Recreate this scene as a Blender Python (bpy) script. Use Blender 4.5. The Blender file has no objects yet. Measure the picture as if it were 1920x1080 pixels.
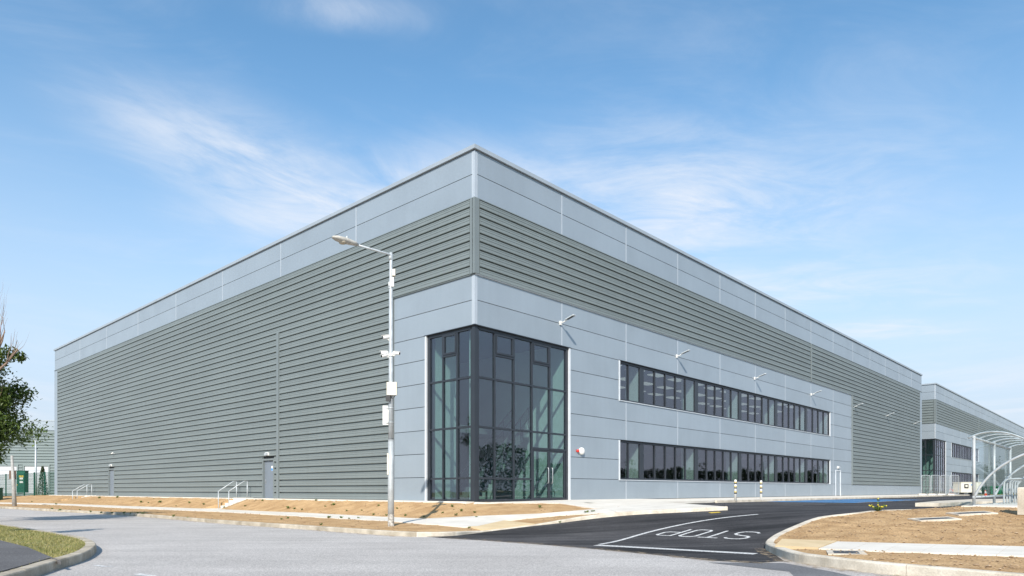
import bpy, bmesh, math, random
from mathutils import Vector, Matrix, noise
from mathutils.geometry import delaunay_2d_cdt
rnd = random.Random(7)
SC = bpy.context.scene
COL = SC.collection
PI = math.pi

# ------------------------------------------------------------------ camera
FPX, HY, EYE = 1292.0, 919.5, 0.467          # focal length and horizon row in photo pixels, eye height over the slab
cd = bpy.data.cameras.new('camera'); cam = bpy.data.objects.new('camera', cd); COL.objects.link(cam)
cam.location = (0, 0, EYE); cam.rotation_euler = (PI/2, 0, 0)
cd.sensor_width = 36; cd.lens = FPX/1920*36; cd.shift_y = (HY-540)/1920
cd.clip_start = .1; cd.clip_end = 3000
SC.camera = cam

# ------------------------------------------------------------------ sky, sun, exposure
SUN_EL, SUN_AZ = math.radians(36), math.radians(187.0)     # sun behind the photographer, a touch to the left
W = bpy.data.worlds.new('World'); SC.world = W; W.use_nodes = True
def build_sky():
    nt = W.node_tree; N = nt.nodes; Lk = nt.links; N.clear()
    out = N.new('ShaderNodeOutputWorld'); bg = N.new('ShaderNodeBackground')
    sky = N.new('ShaderNodeTexSky'); sky.sky_type = 'NISHITA'; sky.sun_disc = False
    sky.sun_elevation = SUN_EL; sky.sun_rotation = SUN_AZ
    sky.air_density = 1.0; sky.dust_density = .6; sky.ozone_density = 1.4; sky.altitude = 0
    tc = N.new('ShaderNodeTexCoord'); sep = N.new('ShaderNodeSeparateXYZ')
    Lk.new(tc.outputs['Generated'], sep.inputs[0])
    def M(op, a, b=None, c=None):
        n = N.new('ShaderNodeMath'); n.operation = op
        for i, v in enumerate((a, b, c)):
            if v is None: continue
            if isinstance(v, (int, float)): n.inputs[i].default_value = v
            else: Lk.new(v, n.inputs[i])
        return n.outputs[0]
    zc = M('MAXIMUM', sep.outputs[2], 0.03)
    u = M('DIVIDE', sep.outputs[0], zc); v = M('DIVIDE', sep.outputs[1], zc)     # the flat cloud deck overhead
    def field(angle, sx, sy, scale, det, rough, dist, off):
        c, s = math.cos(angle), math.sin(angle)
        a = M('MULTIPLY', M('ADD', M('MULTIPLY', u, c), M('MULTIPLY', v, s)), sx)
        b = M('MULTIPLY', M('SUBTRACT', M('MULTIPLY', v, c), M('MULTIPLY', u, s)), sy)
        cb = N.new('ShaderNodeCombineXYZ'); Lk.new(a, cb.inputs[0]); Lk.new(b, cb.inputs[1]); cb.inputs[2].default_value = off
        n = N.new('ShaderNodeTexNoise'); n.inputs['Scale'].default_value = scale; n.inputs['Detail'].default_value = det
        n.inputs['Roughness'].default_value = rough; n.inputs['Distortion'].default_value = dist
        Lk.new(cb.outputs[0], n.inputs['Vector']); return n.outputs['Fac']
    def sstep(x, lo, hi):
        n = N.new('ShaderNodeMapRange'); n.interpolation_type = 'SMOOTHSTEP'
        Lk.new(x, n.inputs[0]); n.inputs[1].default_value = lo; n.inputs[2].default_value = hi; return n.outputs[0]
    def bank(cu, cv, ru, rv, ang):          # a bank of cirrus in the deck
        c, s = math.cos(ang), math.sin(ang)
        du = M('SUBTRACT', u, cu); dv = M('SUBTRACT', v, cv)
        a = M('DIVIDE', M('ADD', M('MULTIPLY', du, c), M('MULTIPLY', dv, s)), ru)
        b = M('DIVIDE', M('SUBTRACT', M('MULTIPLY', dv, c), M('MULTIPLY', du, s)), rv)
        r = M('SQRT', M('ADD', M('MULTIPLY', a, a), M('MULTIPLY', b, b)))
        return M('SUBTRACT', 1.0, sstep(r, 0.0, 1.0))
    wisps = field(1.0, 0.6, 1.3, 2.8, 11, .66, .65, 3.1)
    wisp2 = field(.15, 0.7, 1.2, 2.7, 11, .66, .65, 7.7)
    broad = field(0.7, 0.8, 1.0, 1.6, 5, .55, .3, 9.4)
    far = field(0.2, 1.0, 0.5, 0.9, 6, .6, .3, 5.0)
    def soft(cu, cv, ru, rv, ang, w): return M('MULTIPLY', bank(cu, cv, ru, rv, ang), w)
    mL = M('MAXIMUM', soft(-.74, 2.25, .85, .48, 1.06, 1.25), soft(-.46, 2.45, 1.0, .56, -.25, 1.3))
    mR = M('MAXIMUM', soft(.62, 2.45, 1.15, .80, .3, 1.1), soft(-.36, 1.44, .26, .10, .1, .6))
    mR = M('MAXIMUM', mR, M('MAXIMUM', soft(1.5, 3.4, 1.3, .7, .2, .75), soft(2.3, 4.3, .9, .5, .2, .9)))
    mix1 = M('ADD', M('MULTIPLY', wisps, .6), M('MULTIPLY', broad, .4)); mix2 = M('ADD', M('MULTIPLY', wisp2, .6), M('MULTIPLY', broad, .4))
    dens = M('ADD', M('MULTIPLY', mL, sstep(mix1, .30, .66)), M('MULTIPLY', mR, sstep(mix2, .30, .68)))
    veil = M('MULTIPLY', sstep(M('ADD', M('MULTIPLY', wisp2, .5), M('MULTIPLY', broad, .5)), .44, .80), .22)
    low = M('MULTIPLY', sstep(v, 3.0, 7.0), M('MULTIPLY', sstep(far, .42, .75), .5))
    air = M('MULTIPLY', M('SUBTRACT', 1.0, sstep(sep.outputs[2], .02, .54)), .95)      # summer haze, thick towards the horizon
    dens = M('MINIMUM', M('ADD', M('ADD', M('MULTIPLY', dens, .9), veil), low), .88)
    gain = N.new('ShaderNodeMixRGB'); gain.blend_type = 'MULTIPLY'; gain.inputs[0].default_value = 1; gain.inputs[2].default_value = (.86, 1.19, 1.25, 1)
    Lk.new(sky.outputs[0], gain.inputs[1])
    hz = N.new('ShaderNodeMixRGB'); Lk.new(air, hz.inputs[0]); Lk.new(gain.outputs[0], hz.inputs[1]); hz.inputs[2].default_value = (3.7, 4.2, 5.0, 1)
    mix = N.new('ShaderNodeMixRGB'); Lk.new(dens, mix.inputs[0]); Lk.new(hz.outputs[0], mix.inputs[1])
    mix.inputs[2].default_value = (4.9, 5.15, 5.6, 1)
    Lk.new(mix.outputs[0], bg.inputs[0]); bg.inputs[1].default_value = .13
    Lk.new(bg.outputs[0], out.inputs[0])
build_sky()
sd = bpy.data.lights.new('sun', 'SUN'); sd.energy = 4.35; sd.angle = math.radians(.5); sd.color = (1, .925, .83)
sun = bpy.data.objects.new('sun', sd); COL.objects.link(sun)
sun.rotation_euler = Vector((-math.sin(SUN_AZ)*math.cos(SUN_EL), -math.cos(SUN_AZ)*math.cos(SUN_EL), -math.sin(SUN_EL))).to_track_quat('-Z', 'Y').to_euler()
SC.view_settings.view_transform = 'Standard'; SC.view_settings.look = 'None'
SC.view_settings.gamma = 1; SC.view_settings.use_curve_mapping = False
SC.view_settings.exposure = .45

# ------------------------------------------------------------------ materials
MAT = {}
def nodes_of(name):
    m = bpy.data.materials.new(name); m.use_nodes = True
    return m, m.node_tree.nodes, m.node_tree.links, m.node_tree.nodes['Principled BSDF']
def mat(name, col, rough=.6, metal=0, var=.08, scale=3.0, bump=0, bscale=60, col2=None, spec=.5, stretch=None, fine=0, fscale=90, lo=.35, hi=.65, rand=0):
    """painted or mineral surface: base colour varied by noise, with fine speckle and relief"""
    m, N, Lk, b = nodes_of(name); MAT[name] = m
    tc = N.new('ShaderNodeTexCoord'); src = tc.outputs['Object']
    if stretch:
        mp = N.new('ShaderNodeMapping'); mp.inputs['Scale'].default_value = stretch; Lk.new(src, mp.inputs[0]); vec = mp.outputs[0]
    else: vec = src
    n = N.new('ShaderNodeTexNoise'); n.inputs['Scale'].default_value = scale; n.inputs['Detail'].default_value = 6; Lk.new(vec, n.inputs['Vector'])
    r = N.new('ShaderNodeValToRGB'); r.color_ramp.elements[0].position = lo; r.color_ramp.elements[1].position = hi
    c2 = col2 or tuple(min(1, c*(1+var)) for c in col); c1 = col if col2 else tuple(c*(1-var) for c in col)
    r.color_ramp.elements[0].color = (*c1, 1); r.color_ramp.elements[1].color = (*c2, 1)
    Lk.new(n.outputs[0], r.inputs[0]); colour = r.outputs[0]
    if fine:
        f = N.new('ShaderNodeTexNoise'); f.inputs['Scale'].default_value = fscale; f.inputs['Detail'].default_value = 3; f.inputs['Roughness'].default_value = .7
        Lk.new(src, f.inputs['Vector'])
        mr = N.new('ShaderNodeMapRange'); mr.inputs[1].default_value = .3; mr.inputs[2].default_value = .7
        mr.inputs[3].default_value = 1-fine; mr.inputs[4].default_value = 1+fine; Lk.new(f.outputs[0], mr.inputs[0])
        mu = N.new('ShaderNodeVectorMath'); mu.operation = 'SCALE'; Lk.new(colour, mu.inputs[0]); Lk.new(mr.outputs[0], mu.inputs['Scale']); colour = mu.outputs[0]
    if rand:
        oi = N.new('ShaderNodeObjectInfo'); mr = N.new('ShaderNodeMapRange'); mr.inputs[3].default_value = 1-rand; mr.inputs[4].default_value = 1+rand; Lk.new(oi.outputs['Random'], mr.inputs[0])
        mp = N.new('ShaderNodeMapping'); mp.inputs['Scale'].default_value = (2.2, 2.2, .12); Lk.new(src, mp.inputs[0])
        f = N.new('ShaderNodeTexNoise'); f.inputs['Scale'].default_value = 1.6; f.inputs['Detail'].default_value = 5; Lk.new(mp.outputs[0], f.inputs['Vector'])
        m2 = N.new('ShaderNodeMapRange'); m2.inputs[1].default_value = .35; m2.inputs[2].default_value = .7; m2.inputs[3].default_value = 1+rand*.8; m2.inputs[4].default_value = 1-rand*1.2; Lk.new(f.outputs[0], m2.inputs[0])
        pm = N.new('ShaderNodeMath'); pm.operation = 'MULTIPLY'; Lk.new(mr.outputs[0], pm.inputs[0]); Lk.new(m2.outputs[0], pm.inputs[1])
        mu = N.new('ShaderNodeVectorMath'); mu.operation = 'SCALE'; Lk.new(colour, mu.inputs[0]); Lk.new(pm.outputs[0], mu.inputs['Scale']); colour = mu.outputs[0]
    Lk.new(colour, b.inputs['Base Color'])
    b.inputs['Roughness'].default_value = rough; b.inputs['Metallic'].default_value = metal; b.inputs['Specular IOR Level'].default_value = spec
    if bump:
        g = N.new('ShaderNodeTexNoise'); g.inputs['Scale'].default_value = bscale; g.inputs['Detail'].default_value = 5; Lk.new(src, g.inputs['Vector'])
        bp = N.new('ShaderNodeBump'); bp.inputs['Strength'].default_value = bump; bp.inputs['Distance'].default_value = .02
        Lk.new(g.outputs[0], bp.inputs['Height']); Lk.new(bp.outputs[0], b.inputs['Normal'])
    return m
def glassmat(name, tint, boost=1.0, refl=(.9, .92, .95), wob=.02, graze=.9):
    m = bpy.data.materials.new(name); m.use_nodes = True; MAT[name] = m
    N = m.node_tree.nodes; Lk = m.node_tree.links; N.clear()
    o = N.new('ShaderNodeOutputMaterial'); mx = N.new('ShaderNodeMixShader'); t = N.new('ShaderNodeBsdfTransparent'); g = N.new('ShaderNodeBsdfGlossy')
    t.inputs[0].default_value = (*tint, 1); g.inputs[0].default_value = (*refl, 1); g.inputs['Roughness'].default_value = .004
    lw = N.new('ShaderNodeLayerWeight'); lw.inputs[0].default_value = .5
    pw = N.new('ShaderNodeMath'); pw.operation = 'POWER'; pw.inputs[1].default_value = 5; Lk.new(lw.outputs['Facing'], pw.inputs[0])
    ml = N.new('ShaderNodeMath'); ml.operation = 'MULTIPLY_ADD'; ml.use_clamp = True; ml.inputs[1].default_value = graze; ml.inputs[2].default_value = boost; Lk.new(pw.outputs[0], ml.inputs[0])
    tc = N.new('ShaderNodeTexCoord'); n = N.new('ShaderNodeTexNoise'); n.inputs['Scale'].default_value = .9; n.inputs['Detail'].default_value = 1
    Lk.new(tc.outputs['Object'], n.inputs['Vector'])
    bp = N.new('ShaderNodeBump'); bp.inputs['Strength'].default_value = wob; bp.inputs['Distance'].default_value = .1
    Lk.new(n.outputs[0], bp.inputs['Height']); Lk.new(bp.outputs[0], g.inputs['Normal'])
    Lk.new(ml.outputs[0], mx.inputs[0]); Lk.new(t.outputs[0], mx.inputs[1]); Lk.new(g.outputs[0], mx.inputs[2]); Lk.new(mx.outputs[0], o.inputs[0])
    return m
def leafmat(name, c1, c2, trans=.25):
    m, N, Lk, b = nodes_of(name); MAT[name] = m
    oi = N.new('ShaderNodeNewGeometry')
    r = N.new('ShaderNodeValToRGB'); r.color_ramp.elements[0].color = (*c1, 1); r.color_ramp.elements[1].color = (*c2, 1)
    Lk.new(oi.outputs['Random Per Island'], r.inputs[0]); Lk.new(r.outputs[0], b.inputs['Base Color'])
    b.inputs['Roughness'].default_value = .5
    tr = N.new('ShaderNodeBsdfTranslucent'); Lk.new(r.outputs[0], tr.inputs[0])
    mx = N.new('ShaderNodeMixShader'); mx.inputs[0].default_value = trans
    o = N['Material Output']; Lk.new(b.outputs[0], mx.inputs[1]); Lk.new(tr.outputs[0], mx.inputs[2]); Lk.new(mx.outputs[0], o.inputs[0])
    return m
def emit(name, col, s):
    m, N, Lk, b = nodes_of(name); MAT[name] = m
    b.inputs['Base Color'].default_value = (*col, 1); b.inputs['Emission Color'].default_value = (*col, 1); b.inputs['Emission Strength'].default_value = s
    return m

mat('panel', (.312, .360, .402), .38, .25, .035, .35, bump=.02, bscale=1.6, fine=.015, fscale=12, rand=.014)
mat('panel_b', (.302, .349, .390), .40, .25, .04, .5, bump=.02, bscale=1.4, fine=.015, fscale=12, rand=.014)
mat('flashing', (.45, .49, .53), .4, .25, .04, 1.0)
mat('coping', (.37, .41, .445), .42, .25, .04, 1.0)
mat('rib_paint', (.190, .219, .218), .45, .1, .05, .6, stretch=(.3, .3, 3), fine=.02, fscale=20, rand=.03)
mat('rib_trim', (.18, .207, .21), .45, .1, .05, .6)
mat('core', (.05, .052, .055), .9)
mat('frame', (.028, .034, .043), .42, .1, .06, 2)
mat('white_trim', (.62, .65, .68), .4, .1, .04, 2)
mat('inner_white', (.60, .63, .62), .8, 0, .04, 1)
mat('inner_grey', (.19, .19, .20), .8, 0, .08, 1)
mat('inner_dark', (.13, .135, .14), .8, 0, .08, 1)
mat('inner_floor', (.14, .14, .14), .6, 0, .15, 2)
mat('steel', (.50, .52, .53), .38, .7, .10, 5, fine=.06, fscale=40)
mat('galv', (.42, .44, .445), .55, .2, .14, 4, fine=.08, fscale=30)
mat('galv_light', (.46, .49, .51), .5, .25, .12, 6, fine=.05, fscale=25)
mat('white_plastic', (.74, .73, .70), .45, 0, .04, 3)
mat('beige_plastic', (.66, .61, .50), .5, 0, .05, 3)
mat('black_plastic', (.025, .025, .027), .5)
mat('lens', (.01, .01, .012), .08)
mat('door_paint', (.175, .205, .24), .45, .05, .04, 2)
mat('soil', (.385, .240, .118), .95, 0, 0, 1.6, bump=1.0, bscale=22, col2=(.52, .345, .182), spec=.15, fine=.2, fscale=26)
mat('soil_right', (.355, .222, .110), .95, 0, 0, 2.4, bump=1.0, bscale=28, col2=(.50, .332, .175), spec=.15, fine=.36, fscale=30)
mat('clod', (.27, .185, .115), .95, 0, 0, 5, bump=.5, bscale=30, col2=(.52, .39, .26), spec=.1)
mat('concrete', (.62, .575, .505), .85, 0, 0, 1.1, bump=.12, bscale=70, col2=(.72, .675, .60), spec=.2, fine=.05, fscale=55)
mat('kerb', (.32, .275, .21), .88, 0, 0, 2.2, bump=.3, bscale=50, col2=(.49, .435, .35), spec=.2, fine=.14, fscale=40, rand=.06)
mat('kerb_new', (.46, .405, .325), .88, 0, 0, 2.6, bump=.35, bscale=40, col2=(.65, .59, .495), spec=.2, fine=.12, fscale=34)
mat('tactile', (.56, .43, .255), .85, 0, 0, 1.5, bump=.15, bscale=60, col2=(.64, .50, .31), spec=.2, fine=.05, fscale=60)
mat('blue_paint', (.035, .21, .50), .7, 0, 0, 2, col2=(.06, .28, .58), spec=.3, fine=.1, fscale=30)
mat('yellow_paint', (.62, .42, .03), .6, 0, .1, 6)
mat('red_plastic', (.62, .03, .02), .45)
mat('orange_plastic', (.75, .10, .03), .5)
mat('green_paint', (.02, .16, .075), .5, 0, .1, 2)
mat('green_fence', (.008, .085, .055), .45, .1, .1, 2)
mat('cream_paint', (.66, .62, .52), .5, 0, .06, 2)
mat('brown_board', (.12, .075, .05), .7)
mat('bark', (.15, .115, .085), .9, 0, .25, 8, bump=.5, bscale=25)
mat('dead_bark', (.25, .17, .125), .9, 0, .2, 8)
mat('post_grey', (.36, .35, .33), .7, .1, .15, 6)
mat('iron', (.10, .10, .10), .6, .4, .3, 8)
mat('far_wall', (.20, .24, .24), .5, .05, .04, .4)
mat('far_fascia', (.30, .345, .39), .5, .1, .03, .4)
mat('shutter', (.52, .53, .56), .5, .05, .05, 1)
glassmat('glass', (.69, .81, .79), .14, (.70, .64, .73))
glassmat('glass_office', (.72, .80, .79), .15, (.70, .65, .73))
glassmat('clear_sheet', (.93, .965, .97), .04, (.95, .97, 1), graze=.22)
leafmat('leaf', (.035, .07, .014), (.15, .21, .04), .35)
leafmat('leaf_weed', (.06, .11, .02), (.17, .22, .05))
leafmat('leaf_hedge', (.012, .026, .007), (.05, .085, .018))
leafmat('leaf_shrub', (.03, .06, .025), (.10, .14, .05))
leafmat('grass_blade', (.15, .18, .04), (.48, .40, .17), .3)
emit('flower', (.75, .60, .04), 0)
emit('panel_light', (1, .97, .92), .3)

def asphalt(name, c1, c2, speck, stain, bias=0, tracks=None):
    m, N, Lk, b = nodes_of(name); MAT[name] = m
    tc = N.new('ShaderNodeTexCoord'); src = tc.outputs['Object']
    def nz(scale, det=4, rough=.6, vec=src):
        n = N.new('ShaderNodeTexNoise'); n.inputs['Scale'].default_value = scale; n.inputs['Detail'].default_value = det; n.inputs['Roughness'].default_value = rough
        Lk.new(vec, n.inputs['Vector']); return n.outputs[0]
    def mr(x, a, b_, c, d):
        n = N.new('ShaderNodeMapRange'); Lk.new(x, n.inputs[0]); n.inputs[1].default_value = a; n.inputs[2].default_value = b_; n.inputs[3].default_value = c; n.inputs[4].default_value = d; return n.outputs[0]
    def mul(a, f):
        n = N.new('ShaderNodeVectorMath'); n.operation = 'SCALE'; Lk.new(a, n.inputs[0]); Lk.new(f, n.inputs['Scale']); return n.outputs[0]
    r = N.new('ShaderNodeValToRGB'); r.color_ramp.elements[0].position = .38; r.color_ramp.elements[1].position = .64
    r.color_ramp.elements[0].color = (*c1, 1); r.color_ramp.elements[1].color = (*c2, 1); Lk.new(nz(.45, 6), r.inputs[0])
    c = mul(r.outputs[0], mr(nz(75, 2, .5), .32, .68, 1-speck, 1+speck))
    c = mul(c, mr(nz(26, 3, .6), .35, .65, 1-speck*.55, 1+speck*.55))
    vo = N.new('ShaderNodeTexVoronoi'); vo.inputs['Scale'].default_value = 38; Lk.new(src, vo.inputs['Vector'])
    c = mul(c, mr(vo.outputs['Distance'], .05, .6, 1+speck*.9, 1-speck*.5))
    mp = N.new('ShaderNodeMapping'); mp.inputs['Rotation'].default_value = (0, 0, tracks if tracks is not None else .74)
    mp.inputs['Scale'].default_value = (.12, 1.5, 1); Lk.new(src, mp.inputs[0])
    c = mul(c, mr(nz(1.0, 5, .55, mp.outputs[0]), .35, .68, 1-stain, 1+stain))
    Lk.new(c, b.inputs['Base Color']); b.inputs['Roughness'].default_value = .85; b.inputs['Specular IOR Level'].default_value = .25
    bp = N.new('ShaderNodeBump'); bp.inputs['Strength'].default_value = .5; bp.inputs['Distance'].default_value = .012
    Lk.new(nz(95, 3), bp.inputs['Height']); Lk.new(bp.outputs[0], b.inputs['Normal'])
asphalt('road_old', (.445, .415, .390), (.505, .473, .445), .28, .07)
asphalt('road_new', (.040, .038, .039), (.076, .072, .073), .40, .55, tracks=-.45)
asphalt('path_old', (.125, .12, .12), (.165, .16, .158), .35, .12)
asphalt('road_patch', (.16, .16, .165), (.20, .20, .205), .25, .12)
def worn_paint():
    m, N, Lk, b = nodes_of('line_paint'); MAT['line_paint'] = m
    tc = N.new('ShaderNodeTexCoord'); n = N.new('ShaderNodeTexNoise'); n.inputs['Scale'].default_value = 22; n.inputs['Detail'].default_value = 6
    Lk.new(tc.outputs['Object'], n.inputs['Vector']); r = N.new('ShaderNodeValToRGB')
    r.color_ramp.elements[0].position = .34; r.color_ramp.elements[1].position = .52
    r.color_ramp.elements[0].color = (.22, .22, .22, 1); r.color_ramp.elements[1].color = (.66, .65, .63, 1)
    Lk.new(n.outputs[0], r.inputs[0]); Lk.new(r.outputs[0], b.inputs['Base Color']); b.inputs['Roughness'].default_value = .7
worn_paint()
def dust():
    m, N, Lk, b = nodes_of('dust'); MAT['dust'] = m
    b.inputs['Base Color'].default_value = (.44, .34, .23, 1); b.inputs['Roughness'].default_value = .95
    tc = N.new('ShaderNodeTexCoord'); n = N.new('ShaderNodeTexNoise'); n.inputs['Scale'].default_value = 6; n.inputs['Detail'].default_value = 8; n.inputs['Roughness'].default_value = .7
    Lk.new(tc.outputs['Object'], n.inputs['Vector']); r = N.new('ShaderNodeMapRange'); r.inputs[1].default_value = .46; r.inputs[2].default_value = .66; r.inputs[4].default_value = .75; Lk.new(n.outputs[0], r.inputs[0])
    t = N.new('ShaderNodeBsdfTransparent'); mx = N.new('ShaderNodeMixShader'); Lk.new(r.outputs[0], mx.inputs[0]); Lk.new(t.outputs[0], mx.inputs[1]); Lk.new(b.outputs[0], mx.inputs[2])
    Lk.new(mx.outputs[0], N['Material Output'].inputs[0])
dust()
mat('ground_dry', (.30, .24, .13), .95, 0, 0, 1.2, col2=(.20, .22, .08), bump=.3, bscale=8)

# ------------------------------------------------------------------ mesh helpers
def mesh_obj(name, verts, faces, m, parent=None, smooth=False):
    me = bpy.data.meshes.new(name); me.from_pydata([tuple(v) for v in verts], [], faces); me.update()
    bm = bmesh.new(); bm.from_mesh(me); bmesh.ops.recalc_face_normals(bm, faces=bm.faces); bm.to_mesh(me); bm.free()
    me.materials.append(MAT[m] if isinstance(m, str) else m)
    if smooth:
        for p in me.polygons: p.use_smooth = len(p.vertices) < 5
    o = bpy.data.objects.new(name, me); COL.objects.link(o)
    if parent: o.parent = parent
    return o
class MB:
    def __init__(s): s.v = []; s.f = []
    def add(s, vs, fs):
        k = len(s.v); s.v += [Vector(q) for q in vs]; s.f += [[i+k for i in f] for f in fs]
    def box(s, c, dx, dy, dz, ax=None):     # centre, half axes as vectors
        c = Vector(c)
        if ax is None: a, b, e = Vector((dx, 0, 0)), Vector((0, dy, 0)), Vector((0, 0, dz))
        else: a, b, e = ax[0]*dx, ax[1]*dy, ax[2]*dz
        vs = [c+sx*a+sy*b+sz*e for sz in (-1, 1) for sx, sy in ((-1, -1), (1, -1), (1, 1), (-1, 1))]
        s.add(vs, [(3, 2, 1, 0), (4, 5, 6, 7), (0, 1, 5, 4), (1, 2, 6, 5), (2, 3, 7, 6), (3, 0, 4, 7)])
    def tube(s, pts, rad, n=8, cap=True):
        pts = [Vector(p) for p in pts]; k0 = len(s.v); up = None
        if not isinstance(rad, (list, tuple)): rad = [rad]*len(pts)
        for i, p in enumerate(pts):
            d = (pts[min(i+1, len(pts)-1)]-pts[max(i-1, 0)]).normalized()
            if up is None:
                up = Vector((0, 0, 1)) if abs(d.z) < .9 else Vector((1, 0, 0))
            a = d.cross(up).normalized(); b = a.cross(d).normalized(); up = b
            for j in range(n):
                q = 2*PI*j/n; s.v.append(p+rad[i]*(math.cos(q)*a+math.sin(q)*b))
        for i in range(len(pts)-1):
            for j in range(n):
                s.f.append([k0+i*n+j, k0+i*n+(j+1) % n, k0+(i+1)*n+(j+1) % n, k0+(i+1)*n+j])
        if cap:
            s.f.append([k0+j for j in range(n)][::-1]); s.f.append([k0+(len(pts)-1)*n+j for j in range(n)])
    def lathe(s, c, prof, n=16, axis=None):
        c = Vector(c); A = axis or (Vector((1, 0, 0)), Vector((0, 1, 0)), Vector((0, 0, 1))); k0 = len(s.v)
        for r, z in prof:
            for j in range(n):
                q = 2*PI*j/n; s.v.append(c+A[0]*(r*math.cos(q))+A[1]*(r*math.sin(q))+A[2]*z)
        for i in range(len(prof)-1):
            for j in range(n):
                s.f.append([k0+i*n+j, k0+i*n+(j+1) % n, k0+(i+1)*n+(j+1) % n, k0+(i+1)*n+j])
        s.f.append([k0+j for j in range(n)][::-1]); s.f.append([k0+(len(prof)-1)*n+j for j in range(n)])
    def build(s, name, m, parent=None, smooth=False): return mesh_obj(name, s.v, s.f, m, parent, smooth)
def tag(o, label=None, cat=None, group=None, kind=None):
    if label: o['label'] = label
    if cat: o['category'] = cat
    if group: o['group'] = group
    if kind: o['kind'] = kind
    return o
def thing(name, label, cat, loc=(0, 0, 0), group=None):
    o = bpy.data.objects.new(name, None); COL.objects.link(o); o.location = loc; o.empty_display_size = .3
    return tag(o, label, cat, group)
def localise(root):
    """geometry is modelled in place; give every mesh below the Empty at the thing's base"""
    mi = Matrix.Translation(-root.location)
    def rec(o):
        for ch in o.children:
            if ch.type == 'MESH' and not ch.get('_loc'):
                ch.data.transform(mi); ch['_loc'] = 1
            rec(ch)
    rec(root)
    def clean(o):
        for ch in o.children:
            if '_loc' in ch: del ch['_loc']
            clean(ch)
    clean(root)
def copy_tree(o, parent=None):
    c = o.copy(); COL.objects.link(c); c.parent = parent
    for ch in list(o.children): copy_tree(ch, c)
    return c

def P(x, y, z):                             # point of height z seen at photo pixel (x, y)
    Y = (EYE-z)*FPX/(y-HY); return Vector(((x-960)/FPX*Y, Y, z))
RD = Vector((.678, .735, 0)).normalized(); LD = Vector((-RD.y, RD.x, 0))
ROAD = -.78
def T(s):                                   # road level, rising from the old road to the car park
    u = min(1, max(0, (s-13.4)/8.2)); u = u*u*(3-2*u); return ROAD+(-.13-ROAD)*u
def TS(X, Y): return T(X*RD.x+Y*RD.y)
def meet(x, y, hf, y0=4.0, y1=110.0, st=.4):
    """first point of the ground hf seen at pixel (x, y)"""
    m_ = (x-960)/FPX; n_ = (y-HY)/FPX
    f = lambda Y: (EYE-n_*Y)-hf(m_*Y, Y)
    a = y0
    while a < y1 and f(a+st) > 0: a += st
    b = a+st
    for _ in range(30):
        c = (a+b)/2
        if f(c) > 0: a = c
        else: b = c
    Y = (a+b)/2; return Vector((m_*Y, Y, EYE-n_*Y))
def K(x, y, dz=0):                          # point dz above the road seen at pixel (x, y)
    return meet(x, y, lambda X, Y: TS(X, Y)+dz)
class Fac:                                  # wall coordinates: t along, o outward, z up
    def __init__(s, c, d, n): s.c = Vector((c[0], c[1], 0)); s.d = d; s.n = n
    def pt(s, t, o, z): return s.c+s.d*t+s.n*o+Vector((0, 0, z))
    def box(s, name, t0, t1, o0, o1, z0, z1, m, parent, ch=0):
        mb = MB(); s.addbox(mb, t0, t1, o0, o1, z0, z1, ch); return mb.build(name, m, parent)
    def addbox(s, mb, t0, t1, o0, o1, z0, z1, ch=0):
        if ch:
            rings = [(t0, t1, z0, z1, o0), (t0, t1, z0, z1, o1-ch), (t0+ch, t1-ch, z0+ch, z1-ch, o1)]
        else: rings = [(t0, t1, z0, z1, o0), (t0, t1, z0, z1, o1)]
        vs = []
        for a, b, c, d, o in rings: vs += [s.pt(a, o, c), s.pt(b, o, c), s.pt(b, o, d), s.pt(a, o, d)]
        fs = [[3, 2, 1, 0]]
        for k in range(len(rings)-1):
            for j in range(4): fs.append([k*4+j, k*4+(j+1) % 4, k*4+4+(j+1) % 4, k*4+4+j])
        q = (len(rings)-1)*4; fs.append([q, q+1, q+2, q+3]); mb.add(vs, fs)

# ------------------------------------------------------------------ ground and roads
def s_sheet(name, s_list, u0, u1, nu, m, dz, kind='structure'):
    vs = []; fs = []
    for s in s_list:
        for j in range(nu+1):
            u = u0+(u1-u0)*j/nu; q = RD*s+LD*u; vs.append((q.x, q.y, T(s)+(dz(s) if callable(dz) else dz)))
    n = nu+1
    for i in range(len(s_list)-1):
        for j in range(nu): fs.append([i*n+j, i*n+j+1, (i+1)*n+j+1, (i+1)*n+j])
    return tag(mesh_obj(name, vs, fs, m), kind=kind)
ss = [13.4+8.2*i/24 for i in range(25)]
s_sheet('ground', [-400, -60, 0, 11.9, 12.2]+ss+[25.9, 26.3, 40, 80, 160, 700], -500, 500, 8, 'ground_dry', lambda s: -.75 if 12 < s < 26 else -.05)
road = s_sheet('road', [-45, -20, 0, 6, 12, 13.0]+ss[:3], -60, 120, 20, 'road_old', 0)
tag(road, 'pale worn asphalt road curving past the corner of the building')

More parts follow.
